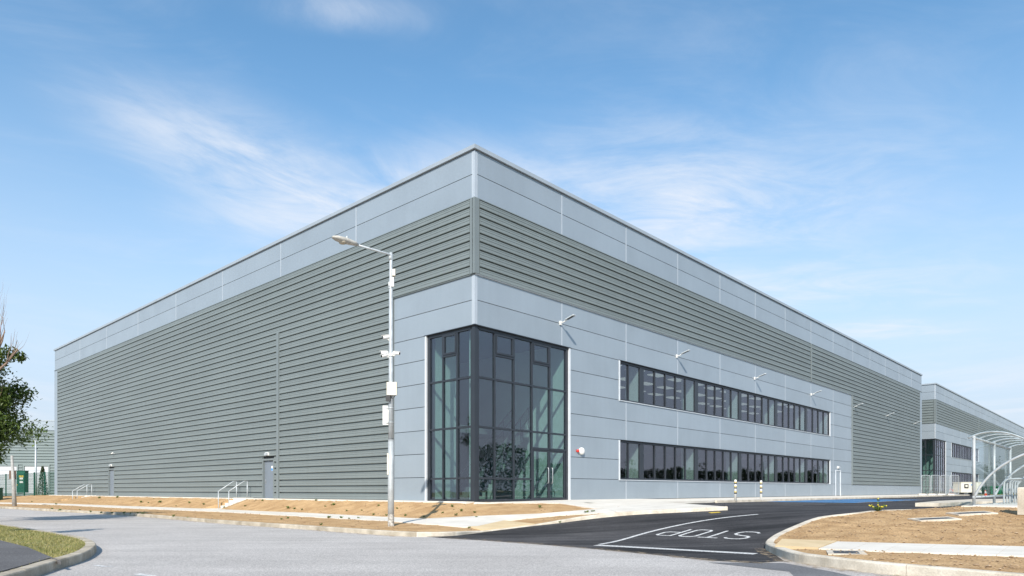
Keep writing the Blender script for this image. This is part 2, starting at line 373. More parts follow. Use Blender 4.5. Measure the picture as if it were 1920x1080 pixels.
def grid_fill(poly, step, jit=.3, extra=()):
    """triangulate polygon with interior points; returns 2d verts and faces"""
    xs = [p[0] for p in poly]; ys = [p[1] for p in poly]
    def inside(x, y, P_):
        c = False; j = len(P_)-1
        for i in range(len(P_)):
            if (P_[i][1] > y) != (P_[j][1] > y) and x < (P_[j][0]-P_[i][0])*(y-P_[i][1])/(P_[j][1]-P_[i][1])+P_[i][0]: c = not c
            j = i
        return c
    bd = []
    for i in range(len(poly)):
        a, b = Vector(poly[i][:2]), Vector(poly[(i+1) % len(poly)][:2]); n = max(1, int((b-a).length/step))
        bd += [a+(b-a)*(k/n) for k in range(n)]
    nb = len(bd); pts = list(bd)+[Vector(e) for e in extra]
    x = min(xs)
    while x < max(xs):
        y = min(ys)
        while y < max(ys):
            px, py = x+rnd.uniform(-jit, jit)*step, y+rnd.uniform(-jit, jit)*step
            if inside(px, py, poly): pts.append(Vector((px, py)))
            y += step
        x += step
    r = delaunay_2d_cdt(pts, [(i, (i+1) % nb) for i in range(nb)], [list(range(nb))], 1, 1e-5)
    return [Vector(v) for v in r[0]], [list(f) for f in r[2]]
def in_poly(x, y, P_):
    c = False; j = len(P_)-1
    for i in range(len(P_)):
        if (P_[i][1] > y) != (P_[j][1] > y) and x < (P_[j][0]-P_[i][0])*(y-P_[i][1])/(P_[j][1]-P_[i][1])+P_[i][0]: c = not c
        j = i
    return c
class Surf:
    """height over a patch, linear between surveyed points"""
    def __init__(s, pts):
        s.p = [Vector(p) for p in pts]
        r = delaunay_2d_cdt([p.xy for p in s.p], [], [], 0, 1e-4)
        vs, tri, orig = r[0], r[2], r[3]
        z = [sum(s.p[i].z for i in o)/len(o) for o in orig]
        s.t = []
        for f in tri:
            a, b, c = [(vs[i].x, vs[i].y, z[i]) for i in f]
            d = (b[1]-c[1])*(a[0]-c[0])+(c[0]-b[0])*(a[1]-c[1])
            if abs(d) > 1e-9: s.t.append((a, b, c, d, min(a[0], b[0], c[0])-.01, max(a[0], b[0], c[0])+.01, min(a[1], b[1], c[1])-.01, max(a[1], b[1], c[1])+.01))
        s.cell = {}
        for t in s.t:
            for i in range(int(t[4]//2), int(t[5]//2)+1):
                for j in range(int(t[6]//2), int(t[7]//2)+1): s.cell.setdefault((i, j), []).append(t)
    def z(s, x, y):
        for a, b, c, d, x0, x1, y0, y1 in s.cell.get((int(x//2), int(y//2)), ()):
            if x < x0 or x > x1 or y < y0 or y > y1: continue
            l1 = ((b[1]-c[1])*(x-c[0])+(c[0]-b[0])*(y-c[1]))/d
            l2 = ((c[1]-a[1])*(x-c[0])+(a[0]-c[0])*(y-c[1]))/d; l3 = 1-l1-l2
            if l1 > -.002 and l2 > -.002 and l3 > -.002: return l1*a[2]+l2*b[2]+l3*c[2]
        return min(s.p, key=lambda p: (p.x-x)**2+(p.y-y)**2).z
    def at(s, x, y, dz=0):
        ins = [p for p in s.p]; x0 = min(p.x for p in ins); y0 = min(p.y for p in ins)
        return meet(x, y, lambda X, Y: (s.z(X, Y) if s.cell.get((int(X//2), int(Y//2))) else -5)+dz, max(4, y0-1), 100, .3)

def sweep(name, pts, hs, w, m, side=1, label=None, drop=.12, stone=.92):
    """kerb: pts on the road at the face, hs heights; top runs w inward (side: +1 left of travel)"""
    n = len(pts); rows = []
    for i, p in enumerate(pts):
        d = (pts[min(i+1, n-1)]-pts[max(i-1, 0)]); d.z = 0; d.normalize()
        nn = Vector((-d.y, d.x, 0))*side; z = p.z; h = hs[i]; up = Vector((0, 0, 1))
        b = min(.022, max(h, .02)*.4)
        rows.append([p-up*drop, p+nn*.008+up*(h-b), p+nn*(.012+b*.4)+up*(h-b*.3), p+nn*(.012+b)+up*h, p+nn*(w-.006)+up*h, p+nn*w+up*(h-.006), p+nn*w-up*drop])
    k = len(rows[0])
    L = [0]
    for a, b in zip(pts, pts[1:]): L.append(L[-1]+(b-a).length)
    def row_at(d):
        i = 0
        while i < n-2 and L[i+1] < d: i += 1
        f = (d-L[i])/max(1e-9, L[i+1]-L[i]); return [p+(q-p)*f for p, q in zip(rows[i], rows[i+1])]
    o = tag(bpy.data.objects.new(name, None), label, kind='structure'); COL.objects.link(o)
    d = 0
    while d < L[-1]-.02:
        e = min(L[-1], d+stone)
        ds = [d]+[x for x in L if d+.02 < x < e-.02]+[e-.007]
        rr = [row_at(x) for x in ds]; jog = Vector((0, 0, rnd.uniform(-.003, .003)))
        vs = [v+jog for r in rr for v in r]; fs = []
        for i in range(len(rr)-1):
            for j in range(k): fs.append([i*k+j, i*k+(j+1) % k, (i+1)*k+(j+1) % k, (i+1)*k+j])
        fs.append(list(range(k))); fs.append([(len(rr)-1)*k+j for j in range(k)])
        mesh_obj('kerbstone', vs, fs, m, o)
        d = e
    return [r[5] for r in rows], o
def resample(pts, n):
    L = [0]
    for a, b in zip(pts, pts[1:]): L.append(L[-1]+(b-a).length)
    out = []
    for k in range(n):
        d = L[-1]*k/(n-1); i = 0
        while i < len(pts)-2 and L[i+1] < d: i += 1
        f = (d-L[i])/max(1e-9, L[i+1]-L[i]); out.append(pts[i]+(pts[i+1]-pts[i])*f)
    return out
def smooth_line(pts, sub=6):                # Catmull-Rom
    out = []
    for i in range(len(pts)-1):
        p0, p1, p2, p3 = pts[max(i-1, 0)], pts[i], pts[i+1], pts[min(i+2, len(pts)-1)]
        for k in range(sub):
            t = k/sub
            out.append(.5*((2*p1)+(p2-p0)*t+(2*p0-5*p1+4*p2-p3)*t*t+(3*p1-p0-3*p2+p3)*t**3))
    out.append(pts[-1]); return out

CORNER = (-1.519, 28.04)
FR = Fac(CORNER, RD, Vector((RD.y, -RD.x, 0))); FL = Fac(CORNER, LD, Vector((-RD.x, -RD.y, 0)))

# the verge on the left of the access road
kb_px = [(-200, 947), (-60, 951), (0, 953), (100, 959), (240, 967), (400, 980.5), (560, 992), (733, 1004.5), (800, 1006.5), (850, 1005), (882, 1001.5), (915, 997), (960, 991.5), (1000, 986.5), (1050, 981), (1100, 974.5), (1150, 969), (1200, 965), (1260, 962), (1310, 959.5), (1365, 957)]
kb_h = [.13]*8+[.13, .12, .09, .035, .03, .035, .09, .12, .12, .12, .12, .12, .12]
kb = [K(*p) for p in kb_px]
kbs = smooth_line(kb, 5); hss = []
for i in range(len(kb)-1): hss += [kb_h[i]+(kb_h[i+1]-kb_h[i])*k/5 for k in range(5)]
hss.append(kb_h[-1])
cut = 8*5-2
kin1, k1o = sweep('kerb', kbs[:cut+1], hss[:cut+1], .16, 'kerb', 1, 'weathered concrete kerb along the old road')
kin2, k2o = sweep('kerb', kbs[cut:], hss[cut:], .16, 'kerb_new', 1, 'new pale concrete kerb turning into the access road', stone=3.0)
kin = kin1+kin2
up_px = [(-200, 938.5, -.6), (0, 942.3, -.6), (100, 944, -.6), (240, 949, -.6), (415, 955, -.6), (500, 959, -.6), (560, 961, -.6), (727, 969.5, -.6), (800, 973, -.59), (906, 968, -.47), (1012, 964, -.38), (1119, 955, -.22), (1136, 953, -.17)]
lo_px = [(-200, 939.8, -.6), (0, 944.2, -.6), (100, 946.3, -.6), (240, 953, -.6), (415, 959.7, -.6), (500, 964.5, -.6), (560, 968, -.6), (727, 977, -.6), (800, 983, -.61), (871, 988.5, -.65), (896, 988, -.65), (945, 977, -.57), (1048, 967, -.42), (1154, 961, -.25), (1182, 960, -.22)]
up = [P(*p) for p in up_px]; lo = [P(*p) for p in lo_px]
bank_top = [FL.pt(0, .55, -.05)]+[FL.pt(t, .5, -.02) for t in (3, 6, 12, 20, 30, 40, 50, 60)]
far_left = [P(60, 928, -.07), P(0, 931, -.12), P(-200, 934, -.2)]
entr = [P(888, 945, -.08), P(977, 943, -.05), P(1048, 944, -.05)]
wall_line = [FL.pt(t, -.1, 0) for t in (60, 30, 12, 5, 0)]+[FR.pt(t, -.1, 0) for t in (0, 6, 10, 11)]
padtip = [P(1362, 949.7, -.04), P(1240, 942, -.03)]
KI = lambda i: kin[i*5+1]               # inner kerb line at surveyed point i
def dense(pts, step=.8):
    out = []
    for a, b in zip(pts, pts[1:]):
        n = max(1, int((b-a).length/step)); out += [a+(b-a)*(k/n) for k in range(n)]
    return out+[pts[-1]]
S1 = Surf([q-Vector((0, 0, .012)) for q in dense(kin)]+dense(up)+dense(lo)+dense(bank_top)+far_left+entr+wall_line+padtip)
path_poly = [(p.x, p.y) for p in up]+[(p.x, p.y) for p in reversed(lo)]
soil_b = [(q.x, q.y) for q in kin]+[(p.x, p.y) for p in padtip]+[(p.x, p.y) for p in reversed(wall_line[4:])]+[(p.x, p.y) for p in reversed(wall_line[:4])]+[(p.x, p.y) for p in far_left]
def noisez(x, y, a=1):
    v = Vector((x, y, 0)); return a*(.022*noise.noise(v*1.1)+.014*noise.noise(v*3.7+Vector((5, 1, 2)))+.008*noise.noise(v*9))
def soil_sheet(name, poly, surf, step, m, quiet, amp=1.0, dz=-.008, cuts=()):
    v2, f2 = grid_fill(poly, step, extra=[q for c in cuts for q in c[1]]); vs = []
    for v in v2:
        z = surf.z(v.x, v.y)+dz
        q = any(in_poly(v.x, v.y, pp) for pp in quiet)
        z += -.014 if q else min(.022, max(-.012, noisez(v.x, v.y, amp)))
        for cp, _, cz in cuts:
            if in_poly(v.x, v.y, cp): z = min(z, cz(v.x, v.y))
        vs.append((v.x, v.y, z))
    return tag(mesh_obj(name, vs, f2, m, smooth=True), kind='structure')
pad_poly = [(p.x, p.y) for p in entr]+[(up[-1].x, up[-1].y)]+[(p.x, p.y) for p in (lo[-1], P(1168, 964, -.16))]
def step_cut(t0, t1):
    a, b = t0-.16, t1+.16; r = lambda t, o: FL.pt(t, o, 0)
    poly = [r(a, .45), r(b, .45), r(b, 2.6), r(a, 2.6)]; ex = []
    for k in range(19):
        o = .45+k*.12
        for t in (a-.06, a+.01, b-.01, b+.06): ex.append(r(t, o).xy)
        ex.append(r((a+b)/2, o).xy)
    return [(p.x, p.y) for p in poly], ex, lambda x, y: -.66
CUTS = [step_cut(18.65, 20.0), step_cut(47.0, 48.3)]
verge = soil_sheet('soil_bank', soil_b, S1, .33, 'soil', [path_poly], cuts=CUTS)
tag(verge, 'bare tan soil bank between the road kerb and the building')

def slab_strip(parent_name, label, lo_, up_, surf, bays, m, lift=.008, gap=.008, sub=4, thick=.09, kind='structure'):
    root = tag(bpy.data.objects.new(parent_name, None), label, kind=kind); COL.objects.link(root)
    n = bays*sub+1; A = resample(lo_, n); B = resample(up_, n)
    for b in range(bays):
        vs = []; fs = []
        for k in range(sub+1):
            i = b*sub+k; a, c = A[i].copy(), B[i].copy()
            if k == 0: a += (A[i+1]-A[i]).normalized()*gap; c += (B[i+1]-B[i]).normalized()*gap
            for f in (0, .5, 1):
                q = a+(c-a)*f; z = (surf.z(q.x, q.y) if surf else q.z)+lift; vs += [Vector((q.x, q.y, z)), Vector((q.x, q.y, z-thick))]
        for k in range(sub):
            for f in range(2):
                i0 = k*6+f*2; fs.append([i0, i0+2, i0+8, i0+6]); fs.append([i0+1, i0+7, i0+9, i0+3])
            fs.append([k*6, k*6+6, k*6+7, k*6+1]); fs.append([k*6+4, k*6+5, k*6+11, k*6+10])
        fs.append([0, 1, 3, 2]); fs.append([2, 3, 5, 4]); e = sub*6; fs.append([e, e+2, e+3, e+1]); fs.append([e+2, e+4, e+5, e+3])
        mesh_obj('slab', vs, fs, m, root)
    return root
slab_strip('footpath', 'narrow pale concrete footpath running along the soil bank', lo[:9], up[:9], S1, 34, 'concrete', sub=3)
def poly_slab(name, poly, surf, m, lift, label=None, step=.8, parent=None, thick=.1, kind='structure', zfix=None):
    v2, f2 = grid_fill([(p[0], p[1]) for p in poly], step, .1); n = len(v2)
    vs = [Vector((v.x, v.y, (zfix if zfix is not None else surf.z(v.x, v.y))+lift)) for v in v2]
    edges = {}
    for f in f2:
        for a, b in zip(f, f[1:]+f[:1]):
            k = (min(a, b), max(a, b)); edges[k] = edges.get(k, 0)+1
    fs = list(f2)
    if thick:
        vs += [v-Vector((0, 0, thick)) for v in vs[:n]]
        fs += [[a, b, b+n, a+n] for (a, b), c in edges.items() if c == 1]
    o = mesh_obj(name, vs, fs, m, parent)
    if kind and not parent: tag(o, label, kind=kind)
    return o
# footpath from the lamp to the crossing and on to the entrance
poly_slab('footpath', [up[8], up[9], up[10], up[11], up[12], lo[13], lo[12], lo[11], lo[10], lo[9], lo[8]], S1, 'concrete', .022, 'pale concrete footpath widening towards the dropped kerb', .5)
poly_slab('crossing', [lo[9]+Vector((.12, 0, 0)), lo[10], lo[11], KI(13)+Vector((.1, .02, 0)), KI(12)+Vector((0, .02, 0)), KI(11)+Vector((0, .02, 0))], S1, 'tactile', .03, 'tan tactile paving at the dropped kerb', .5)
pad = poly_slab('forecourt', entr+[up[12], lo[13]+Vector((.02, 0, 0)), KI(17)+Vector((-.35, .0, 0)), KI(18), KI(19), KI(20), padtip[0], padtip[1], FR.pt(12, 5.0, -.02), FR.pt(12, .02, 0), FR.pt(3, .02, 0), FR.pt(0, .02, 0)+FL.n*.02], S1, 'concrete', .02, 'white concrete forecourt in front of the glazed entrance', .7)
root = tag(bpy.data.objects.new('wall_strip', None), 'white concrete strip at the foot of the long wall', kind='structure'); COL.objects.link(root)
for k in range(15):
    mb = MB(); FL.addbox(mb, k*4+.01, k*4+4-.005, .02, .5, -.3, .012, .008); mb.build('slab', 'concrete', root)
root = tag(bpy.data.objects.new('pavement', None), 'white concrete pavement along the office wall', kind='structure'); COL.objects.link(root)
for k in range(22):
    mb = MB(); FR.addbox(mb, 12.02+k*3, 15.01+k*3, .02, 5.0, -.3, -.012); mb.build('slab', 'concrete', root)
mb = MB(); FR.addbox(mb, 11, 79, 5.003, 5.14, -.3, -.016); tag(mb.build('kerb', 'kerb_new'), 'straight pale kerb between the pavement and the car park', kind='structure')

# new dark access road and car park
def road_poly(px): return [K(*p) for p in px]
front = road_poly([(838, 1009.5), (900, 1013), (1000, 1020), (1115, 1029.5), (1225, 1040), (1330, 1051), (1420, 1056), (1470, 1052)])
ik_px = [(2150, 1118), (1915, 1101), (1725, 1083), (1660, 1077), (1590, 1069), (1535, 1061.5), (1489, 1054), (1455, 1042), (1437, 1032.5), (1435, 1026), (1443, 1018), (1455, 1010), (1484, 996.5), (1532, 978.5), (1600, 969), (1640, 962.5), (1690, 958.2), (1740, 955.9)]
ik = [K(*p) for p in ik_px]
left_edge = [q+Vector((0, .0, 0)) for q in reversed(kbs[cut+2:])]
out_r = [Vector((34, 31, 0)), RD*95+LD*-85, RD*150+LD*-60, RD*150+LD*-20]
inner = [FR.pt(79, 5.1, 0), FR.pt(12, 5.1, 0), padtip[1], padtip[0]]
acc_poly = front+ik[7:]+out_r+inner+left_edge
v2, f2 = grid_fill([(p.x, p.y) for p in acc_poly], .7, .1)
acc = tag(mesh_obj('access_road', [(v.x, v.y, TS(v.x, v.y)+.006) for v in v2], f2, 'road_new'), 'fresh black asphalt access road and car park', kind='structure')
pt_px = [(1328, 1055), (1470, 1056), (1560, 1072), (1640, 1090), (1500, 1092), (1480, 1072)]
tag(mesh_obj('road_patch', [K(*p)+Vector((0, 0, .004)) for p in pt_px], [list(range(len(pt_px)))], 'road_patch'), 'dark repaired asphalt strip beside the kerb of the right island', kind='structure')

def stripe(name, pts, w, m='line_paint', parent=None, lift=.012, closed=False):
    pts = [Vector(p) for p in pts]; n = len(pts); vs = []; fs = []
    fine = []
    for i in range(n if closed else n-1):
        a, b = pts[i], pts[(i+1) % n]; k = max(1, int((b-a).length/.5))
        fine += [a+(b-a)*(j/k) for j in range(k)]
    if not closed: fine.append(pts[-1])
    n = len(fine)
    for i, p in enumerate(fine):
        if closed: d0 = (p-fine[i-1]); d1 = (fine[(i+1) % n]-p)
        else: d0 = p-fine[max(i-1, 0)]; d1 = fine[min(i+1, n-1)]-p
        if d0.length < 1e-6: d0 = d1
        if d1.length < 1e-6: d1 = d0
        d0.z = d1.z = 0; d0.normalize(); d1.normalize(); d = (d0+d1).normalized(); nn = Vector((-d.y, d.x, 0))
        ww = w/2/max(.45, d.dot(d1))
        for sgn in (-1, 1):
            q = p+nn*(ww*sgn); vs.append((q.x, q.y, TS(q.x, q.y)+lift))
    for i in range(n if closed else n-1):
        j = (i+1) % n; fs.append([2*i, 2*i+1, 2*j+1, 2*j])
    return mesh_obj(name, vs, fs, m, parent)
stripe('stop_line', [K(1118, 1023), K(1417, 1039.5)], .30, parent=acc)
stripe('centre_line', smooth_line([K(1124, 1021.5), K(1200, 1003), K(1270, 986), K(1345, 973), K(1421, 965)], 5), .11, parent=acc)
# STOP, lettered for drivers leaving the site: letter tops towards the old road
def stop_word():
    h = 1.10; wd = .078
    def pts(v0, w, seq): return [RD*(16.52-b*h)+LD*(v0+a*w) for a, b in seq]
    st = [(1, .86), (.82, .97), (.5, 1), (.18, .97), (0, .84), (0, .68), (.18, .57), (.5, .52), (.82, .46), (1, .34), (1, .16), (.82, .03), (.5, 0), (.18, .03), (0, .14)]
    stripe('letter', pts(6.93, .50, st), wd, parent=acc)
    stripe('letter', pts(7.58, .47, [(-.05, 1), (1.05, 1)]), wd, parent=acc); stripe('letter', pts(7.58, .47, [(.5, .965), (.5, 0)]), wd, parent=acc, lift=.0135)
    stripe('letter', pts(8.19, .42, [(.2, 1), (.8, 1), (1, .9), (1, .1), (.8, 0), (.2, 0), (0, .1), (0, .9)]), wd, parent=acc, closed=True)
    stripe('letter', pts(8.82, .42, [(0, 0), (0, 1), (.8, 1), (1, .92), (1, .56), (.8, .47), (.08, .47)]), wd, parent=acc)
stop_word()
tag(mesh_obj('painted_patch', [K(*p)+Vector((0, 0, .012)) for p in ((1328, 961.6), (1348, 960.2), (1352, 961.6), (1334, 963))], [[0, 1, 2, 3]], 'yellow_paint', acc))
for k in range(3):
    t = 8.0+k*2.5; stripe('bay_line', [FR.pt(t, 5.6, 0), FR.pt(t, 10.2, 0)], .1, parent=acc)
for k in range(4):
    t = 15.6+k*3.7
    vs = [FR.pt(a, b, 0) for a, b in ((t+.15, 5.5), (t+2.35, 5.5), (t+2.35, 9.8), (t+.15, 9.8))]
    mesh_obj('blue_bay', [(v.x, v.y, TS(v.x, v.y)+.011) for v in vs], [[0, 1, 2, 3]], 'blue_paint', acc)
    stripe('bay_line', [FR.pt(t, 5.4, 0), FR.pt(t, 10, 0), FR.pt(t+2.5, 10, 0), FR.pt(t+2.5, 5.4, 0)], .1, parent=acc, lift=.016)
for k in range(5):
    t = 31.5+k*2.6; stripe('bay_line', [FR.pt(t, 5.6, 0), FR.pt(t, 10.2, 0)], .1, parent=acc)
# faint marks on the old road
stripe('worn_mark', [K(178, 1060), K(196, 1062.5), K(212, 1062)], .10, 'line_paint', parent=road, lift=.004)
stripe('worn_mark', [K(255, 1076), K(290, 1081)], .12, 'line_paint', parent=road, lift=.004)

# ------------------------------------------------------------------ right island
iks = smooth_line(ik, 5); ih = [.17]*7+[.165, .15, .14, .135, .13, .13, .13, .115, .085, .05, .03]
ihs = []
for i in range(len(ik)-1): ihs += [ih[i]+(ih[i+1]-ih[i])*k/5 for k in range(5)]
ihs.append(ih[-1])
ikin, iko = sweep('kerb', iks, ihs, .17, 'kerb_new', -1, 'thick pale concrete kerb around the right soil island', stone=2.6)
iu = [P(2200, 1033, -.60), P(1920, 1025, -.60), P(1740, 1020.5, -.60), P(1570, 1015.8, -.60), P(1466, 1012.5, -.55)]
il = [P(2200, 1054, -.60), P(1920, 1043, -.60), P(1740, 1036.5, -.60), P(1535, 1029, -.61), P(1453, 1025, -.62)]
ish = dense([Vector((13.26, 19.78, 0))+RD*a+FR.n*b for a, b in ((-.5, -.4), (-.5, 2.5), (8, 2.5), (8, -.4), (-.5, -.4))])
far_i = [Vector((34, 30.5, 0)), Vector((30, 20, -.1)), Vector((24, 8, -.5)), Vector((12, 6, -.62))]
S2 = Surf([q-Vector((0, 0, .01)) for q in ikin]+dense(iu)+dense(il)+ish+far_i)
isl_b = [(q.x, q.y) for q in ikin]+[(p.x, p.y) for p in (Vector((13.26, 19.78, 0))+RD*2-FR.n*.5, Vector((13.26, 19.78, 0))+RD*9-FR.n*.5, *far_i)]
ipath = [(p.x, p.y) for p in iu]+[(p.x, p.y) for p in reversed(il)]
isl = soil_sheet('soil_island', isl_b, S2, .19, 'soil_right', [ipath], 1.2)
tag(isl, 'bare tan soil island on the right beside the access road')
slab_strip('footpath', 'pale concrete footpath crossing the right soil island', il[:4], iu[:4], S2, 9, 'concrete')
poly_slab('crossing', [il[3]-Vector((.01, 0, 0)), il[4], iu[4], iu[3]-Vector((.01, 0, 0))], S2, 'tactile', .024, 'tan tactile paving at the tip of the right island', .5)
slab_h = poly_slab('shelter_slab', [Vector((13.26, 19.78, 0))+RD*a+FR.n*b for a, b in ((-.35, -.25), (-.35, 2.4), (8, 2.4), (8, -.25))], S2, 'concrete', .03, 'pale concrete slab under the cycle shelter', 1.5, zfix=0, thick=.2)
def kerb_island():
    pp = [K(1716, 950), K(1760, 945), K(1830, 940.5), K(1960, 939.5), K(1960, 945), K(1835, 946.5), K(1760, 950.5)]
    v = [Vector((p.x, p.y, p.z)) for p in pp]
    o = poly_slab('kerb_island', [Vector((p.x, p.y, 0)) for p in v], None, 'kerb_new', .02, 'low concrete kerbed island behind the cycle shelter', 2, zfix=-.01, thick=.16)
kerb_island()
def cover(name, c, ex, ey, w, d, label, z_up, surf, g=None):
    t = thing(name, label, 'manhole cover', c, g)
    N_ = Vector((0, 0, 1))
    ex = Vector((ex.x, ex.y, 0)).normalized(); ey = Vector((-ex.y, ex.x, 0))
    def zz(q): return surf.z(c.x+q.x, c.y+q.y)-c.z
    gx = ex*w; gy = ey*d
    ex3 = ex.copy(); ex3.z = (zz(gx)-zz(-gx))/(2*w); ey3 = ey.copy(); ey3.z = (zz(gy)-zz(-gy))/(2*d)
    ex3.normalize(); ey3.normalize(); n3 = ex3.cross(ey3).normalized()
    ax = (ex3, ey3, n3)
    mb = MB()
    for sx, sy, hx, hy in ((0, 1, w, .05), (0, -1, w, .05), (1, 0, .05, d-.10), (-1, 0, .05, d-.10)):
        mb.box(ex3*(sx*(w-.05))+ey3*(sy*(d-.05))+n3*(z_up-.036), hx, hy, .05, ax)
    mb.build('concrete_surround', 'kerb_new', t)
    mb = MB(); mb.box(n3*(z_up), w-.10, d-.10, .012, ax); lid = mb.build('lid', 'iron', t)
    mb = MB()
    for k in range(-3, 4): mb.box(n3*(z_up+.014)+ex3*(k*(w-.18)/3.4), .012, d-.17, .004, ax)
    mb.build('lid_rib', 'iron', lid)
    return t
cover('manhole_cover', S2.at(1586, 1036.5), iu[1]-iu[2], None, .30, .36, 'small iron manhole cover in concrete surround between path and kerb', .0, S2)
cover('manhole_cover', S2.at(1752, 974), RD*.2+Vector((1, 0, 0)), None, .55, .22, 'iron manhole cover flush in soil, nearer of two on the right island', .01, S2)
cover('manhole_cover', S2.at(1822, 963), RD*.2+Vector((1, 0, 0)), None, .55, .22, 'iron manhole cover flush in soil near the cycle shelter', .01, S2)
cover('manhole_cover', S1.at(1103, 943.5), RD, None, .3, .3, 'square manhole cover in the forecourt nearer the entrance doors', .0, S1)
cover('manhole_cover', S1.at(1153, 946), RD, None, .3, .3, 'square manhole cover in the forecourt nearer the car park', .0, S1)

stripe('kerb_grit', [q+Vector((.03, -.1, 0)) for q in kbs[:cut]], .34, 'dust', parent=road, lift=.005)
stripe('kerb_grit', [q+Vector((-.05, -.12, 0)) for q in iks[6:44]], .40, 'dust', parent=road, lift=.013)
stripe('kerb_grit', [q-Vector((0, 0, 0)) for q in front], .28, 'dust', parent=acc, lift=.013)
# ------------------------------------------------------------------ left foreground island
lk_px = [(-260, 966), (-60, 983.5), (0, 990.8), (88, 1005.5), (146, 1016), (171, 1023.5), (181, 1031.5), (177, 1040), (156, 1053), (104, 1070), (57, 1086), (-30, 1112), (-200, 1160)]
lk = smooth_line([K(*p) for p in lk_px], 6)
lin, lko = sweep('kerb', lk, [.15]*len(lk), .20, 'kerb', -1, 'weathered kerb curving round the grass corner at lower left')
S3 = Surf([q for q in lin]+[Vector((-14, 9, -.62)), Vector((-20, 12, -.6)), Vector((-30, 20, -.6))])
lb = [(q.x, q.y) for q in lin]+[(-14, 5), (-30, 12), (-34, 26)]
v2, f2 = grid_fill(lb, .3)
tag(mesh_obj('grass_verge', [(v.x, v.y, S3.z(v.x, v.y)-.01+.01*noise.noise(Vector((v.x*2, v.y*2, 0)))) for v in v2], f2, 'ground_dry', smooth=True), kind='structure')
gp_px = [(-300, 978), (-80, 1003), (0, 1014.5), (52, 1027.6), (91, 1044.5), (114, 1053.5)]
gpath = [S3.at(*p) for p in gp_px]+[q+Vector((-.02, .015, 0)) for q in lin[52:]]+[Vector((-14, 5.2, -.6)), Vector((-29, 12.5, -.6))]
poly_slab('footpath', gpath, S3, 'path_old', .02, 'dark old asphalt footpath behind the grass at lower left', .8, thick=.06)
gz = [(p.x, p.y) for p in gpath]
def grass():
    vs = []; fs = []; n = 0
    xs = [p[0] for p in lb]; ys = [p[1] for p in lb]
    while n < 30000:
        x = rnd.uniform(-26, max(xs)); y = rnd.uniform(9, 28)
        if x < -.80*y-1.5 or not in_poly(x, y, lb) or in_poly(x, y, gz): continue
        dens = .5+.5*noise.noise(Vector((x*.9, y*.9, 3)))
        if rnd.random() > .35+dens: continue
        n += 1
        z = S3.z(x, y)-.012; h = rnd.uniform(.02, .05)*(.6+dens); a = rnd.uniform(0, 2*PI); w = rnd.uniform(.004, .010)
        le = rnd.uniform(0, .06); b = rnd.uniform(0, 2*PI); k = len(vs)
        vs += [(x-w*math.cos(a), y-w*math.sin(a), z), (x+w*math.cos(a), y+w*math.sin(a), z), (x+le*math.cos(b), y+le*math.sin(b), z+h)]
        fs.append([k, k+1, k+2])
    me = bpy.data.meshes.new('grass'); me.from_pydata(vs, [], fs); me.materials.append(MAT['grass_blade'])
    o = bpy.data.objects.new('grass', me); COL.objects.link(o)
    tag(o, 'short sunburnt grass on the corner at lower left', 'grass', kind='stuff')
grass()

# loose clods and stones on the soil
def clods():
    base = [Vector(v) for v in ((0, 0, 1), (.9, 0, .3), (.3, .85, .3), (-.7, .5, .3), (-.7, -.5, .3), (.3, -.85, .3), (0, 0, -.6))]
    bf = [(0, 1, 2), (0, 2, 3), (0, 3, 4), (0, 4, 5), (0, 5, 1), (6, 2, 1), (6, 3, 2), (6, 4, 3), (6, 5, 4), (6, 1, 5)]
    vs = []; fs = []
    def put(x, y, z, r):
        k = len(vs); R_ = Matrix.Rotation(rnd.uniform(0, 6.28), 3, 'Z')
        for b in base: vs.append(R_ @ Vector((b.x*r*rnd.uniform(.7, 1.4), b.y*r*rnd.uniform(.7, 1.4), b.z*r*.6))+Vector((x, y, z)))
        fs.extend([[i+k for i in f] for f in bf])
    for surf, poly, quiet, n, bx in ((S2, isl_b, [ipath], 15000, (4.5, 22, 9, 24)), (S1, soil_b, [path_poly], 9000, (-40, 4, 17, 62))):
        c = 0
        while c < n:
            x = rnd.uniform(bx[0], bx[1]); y = rnd.uniform(bx[2], bx[3])
            if not in_poly(x, y, poly) or any(in_poly(x, y, q) for q in quiet): continue
            z = surf.z(x, y)+noisez(x, y, 1.0)
            put(x, y, z, min(.05, .006+.007*rnd.expovariate(1)))
            c += 1
    me = bpy.data.meshes.new('soil_clods'); me.from_pydata(vs, [], fs); me.materials.append(MAT['clod'])
    o = bpy.data.objects.new('soil_clods', me); COL.objects.link(o)
    tag(o, 'loose clods and stones scattered over the bare soil', 'clods', kind='stuff')
clods()

# ------------------------------------------------------------------ the warehouses
ROW = 1.03
def rib(F, name, t0, t1, z0, m, parent, h=ROW/3):
    """one course of ribbed sheet: bold rib with two fine creases over a deep shadow groove"""
    d = .095
    prof = [(0, 0), (d, .004), (d+.004, .018), (d+.004, .112), (d-.010, .122), (d-.010, .134), (d+.002, .142), (d+.002, .212), (d-.012, .215), (d-.012, .225), (d-.002, .232), (d-.002, .274), (.004, .279), (0, h)]
    vs = []; n = len(prof)
    for t in (t0, t1):
        for o, z in prof: vs.append(F.pt(t, o, z0+z))
        vs.append(F.pt(t, -.03, z0+h)); vs.append(F.pt(t, -.03, z0))
    k = n+2; fs = [[j, (j+1) % k, k+(j+1) % k, k+j] for j in range(k)]+[list(range(k))[::-1], list(range(k, 2*k))]
    return mesh_obj(name, vs, fs, m, parent)
def panel_run(F, t0, t1, z0, z1, m, parent, gap=.011):
    return F.box('panel', t0+.012, t1-.012, -.06, .012, z0+gap, z1-gap, m, parent, .006)
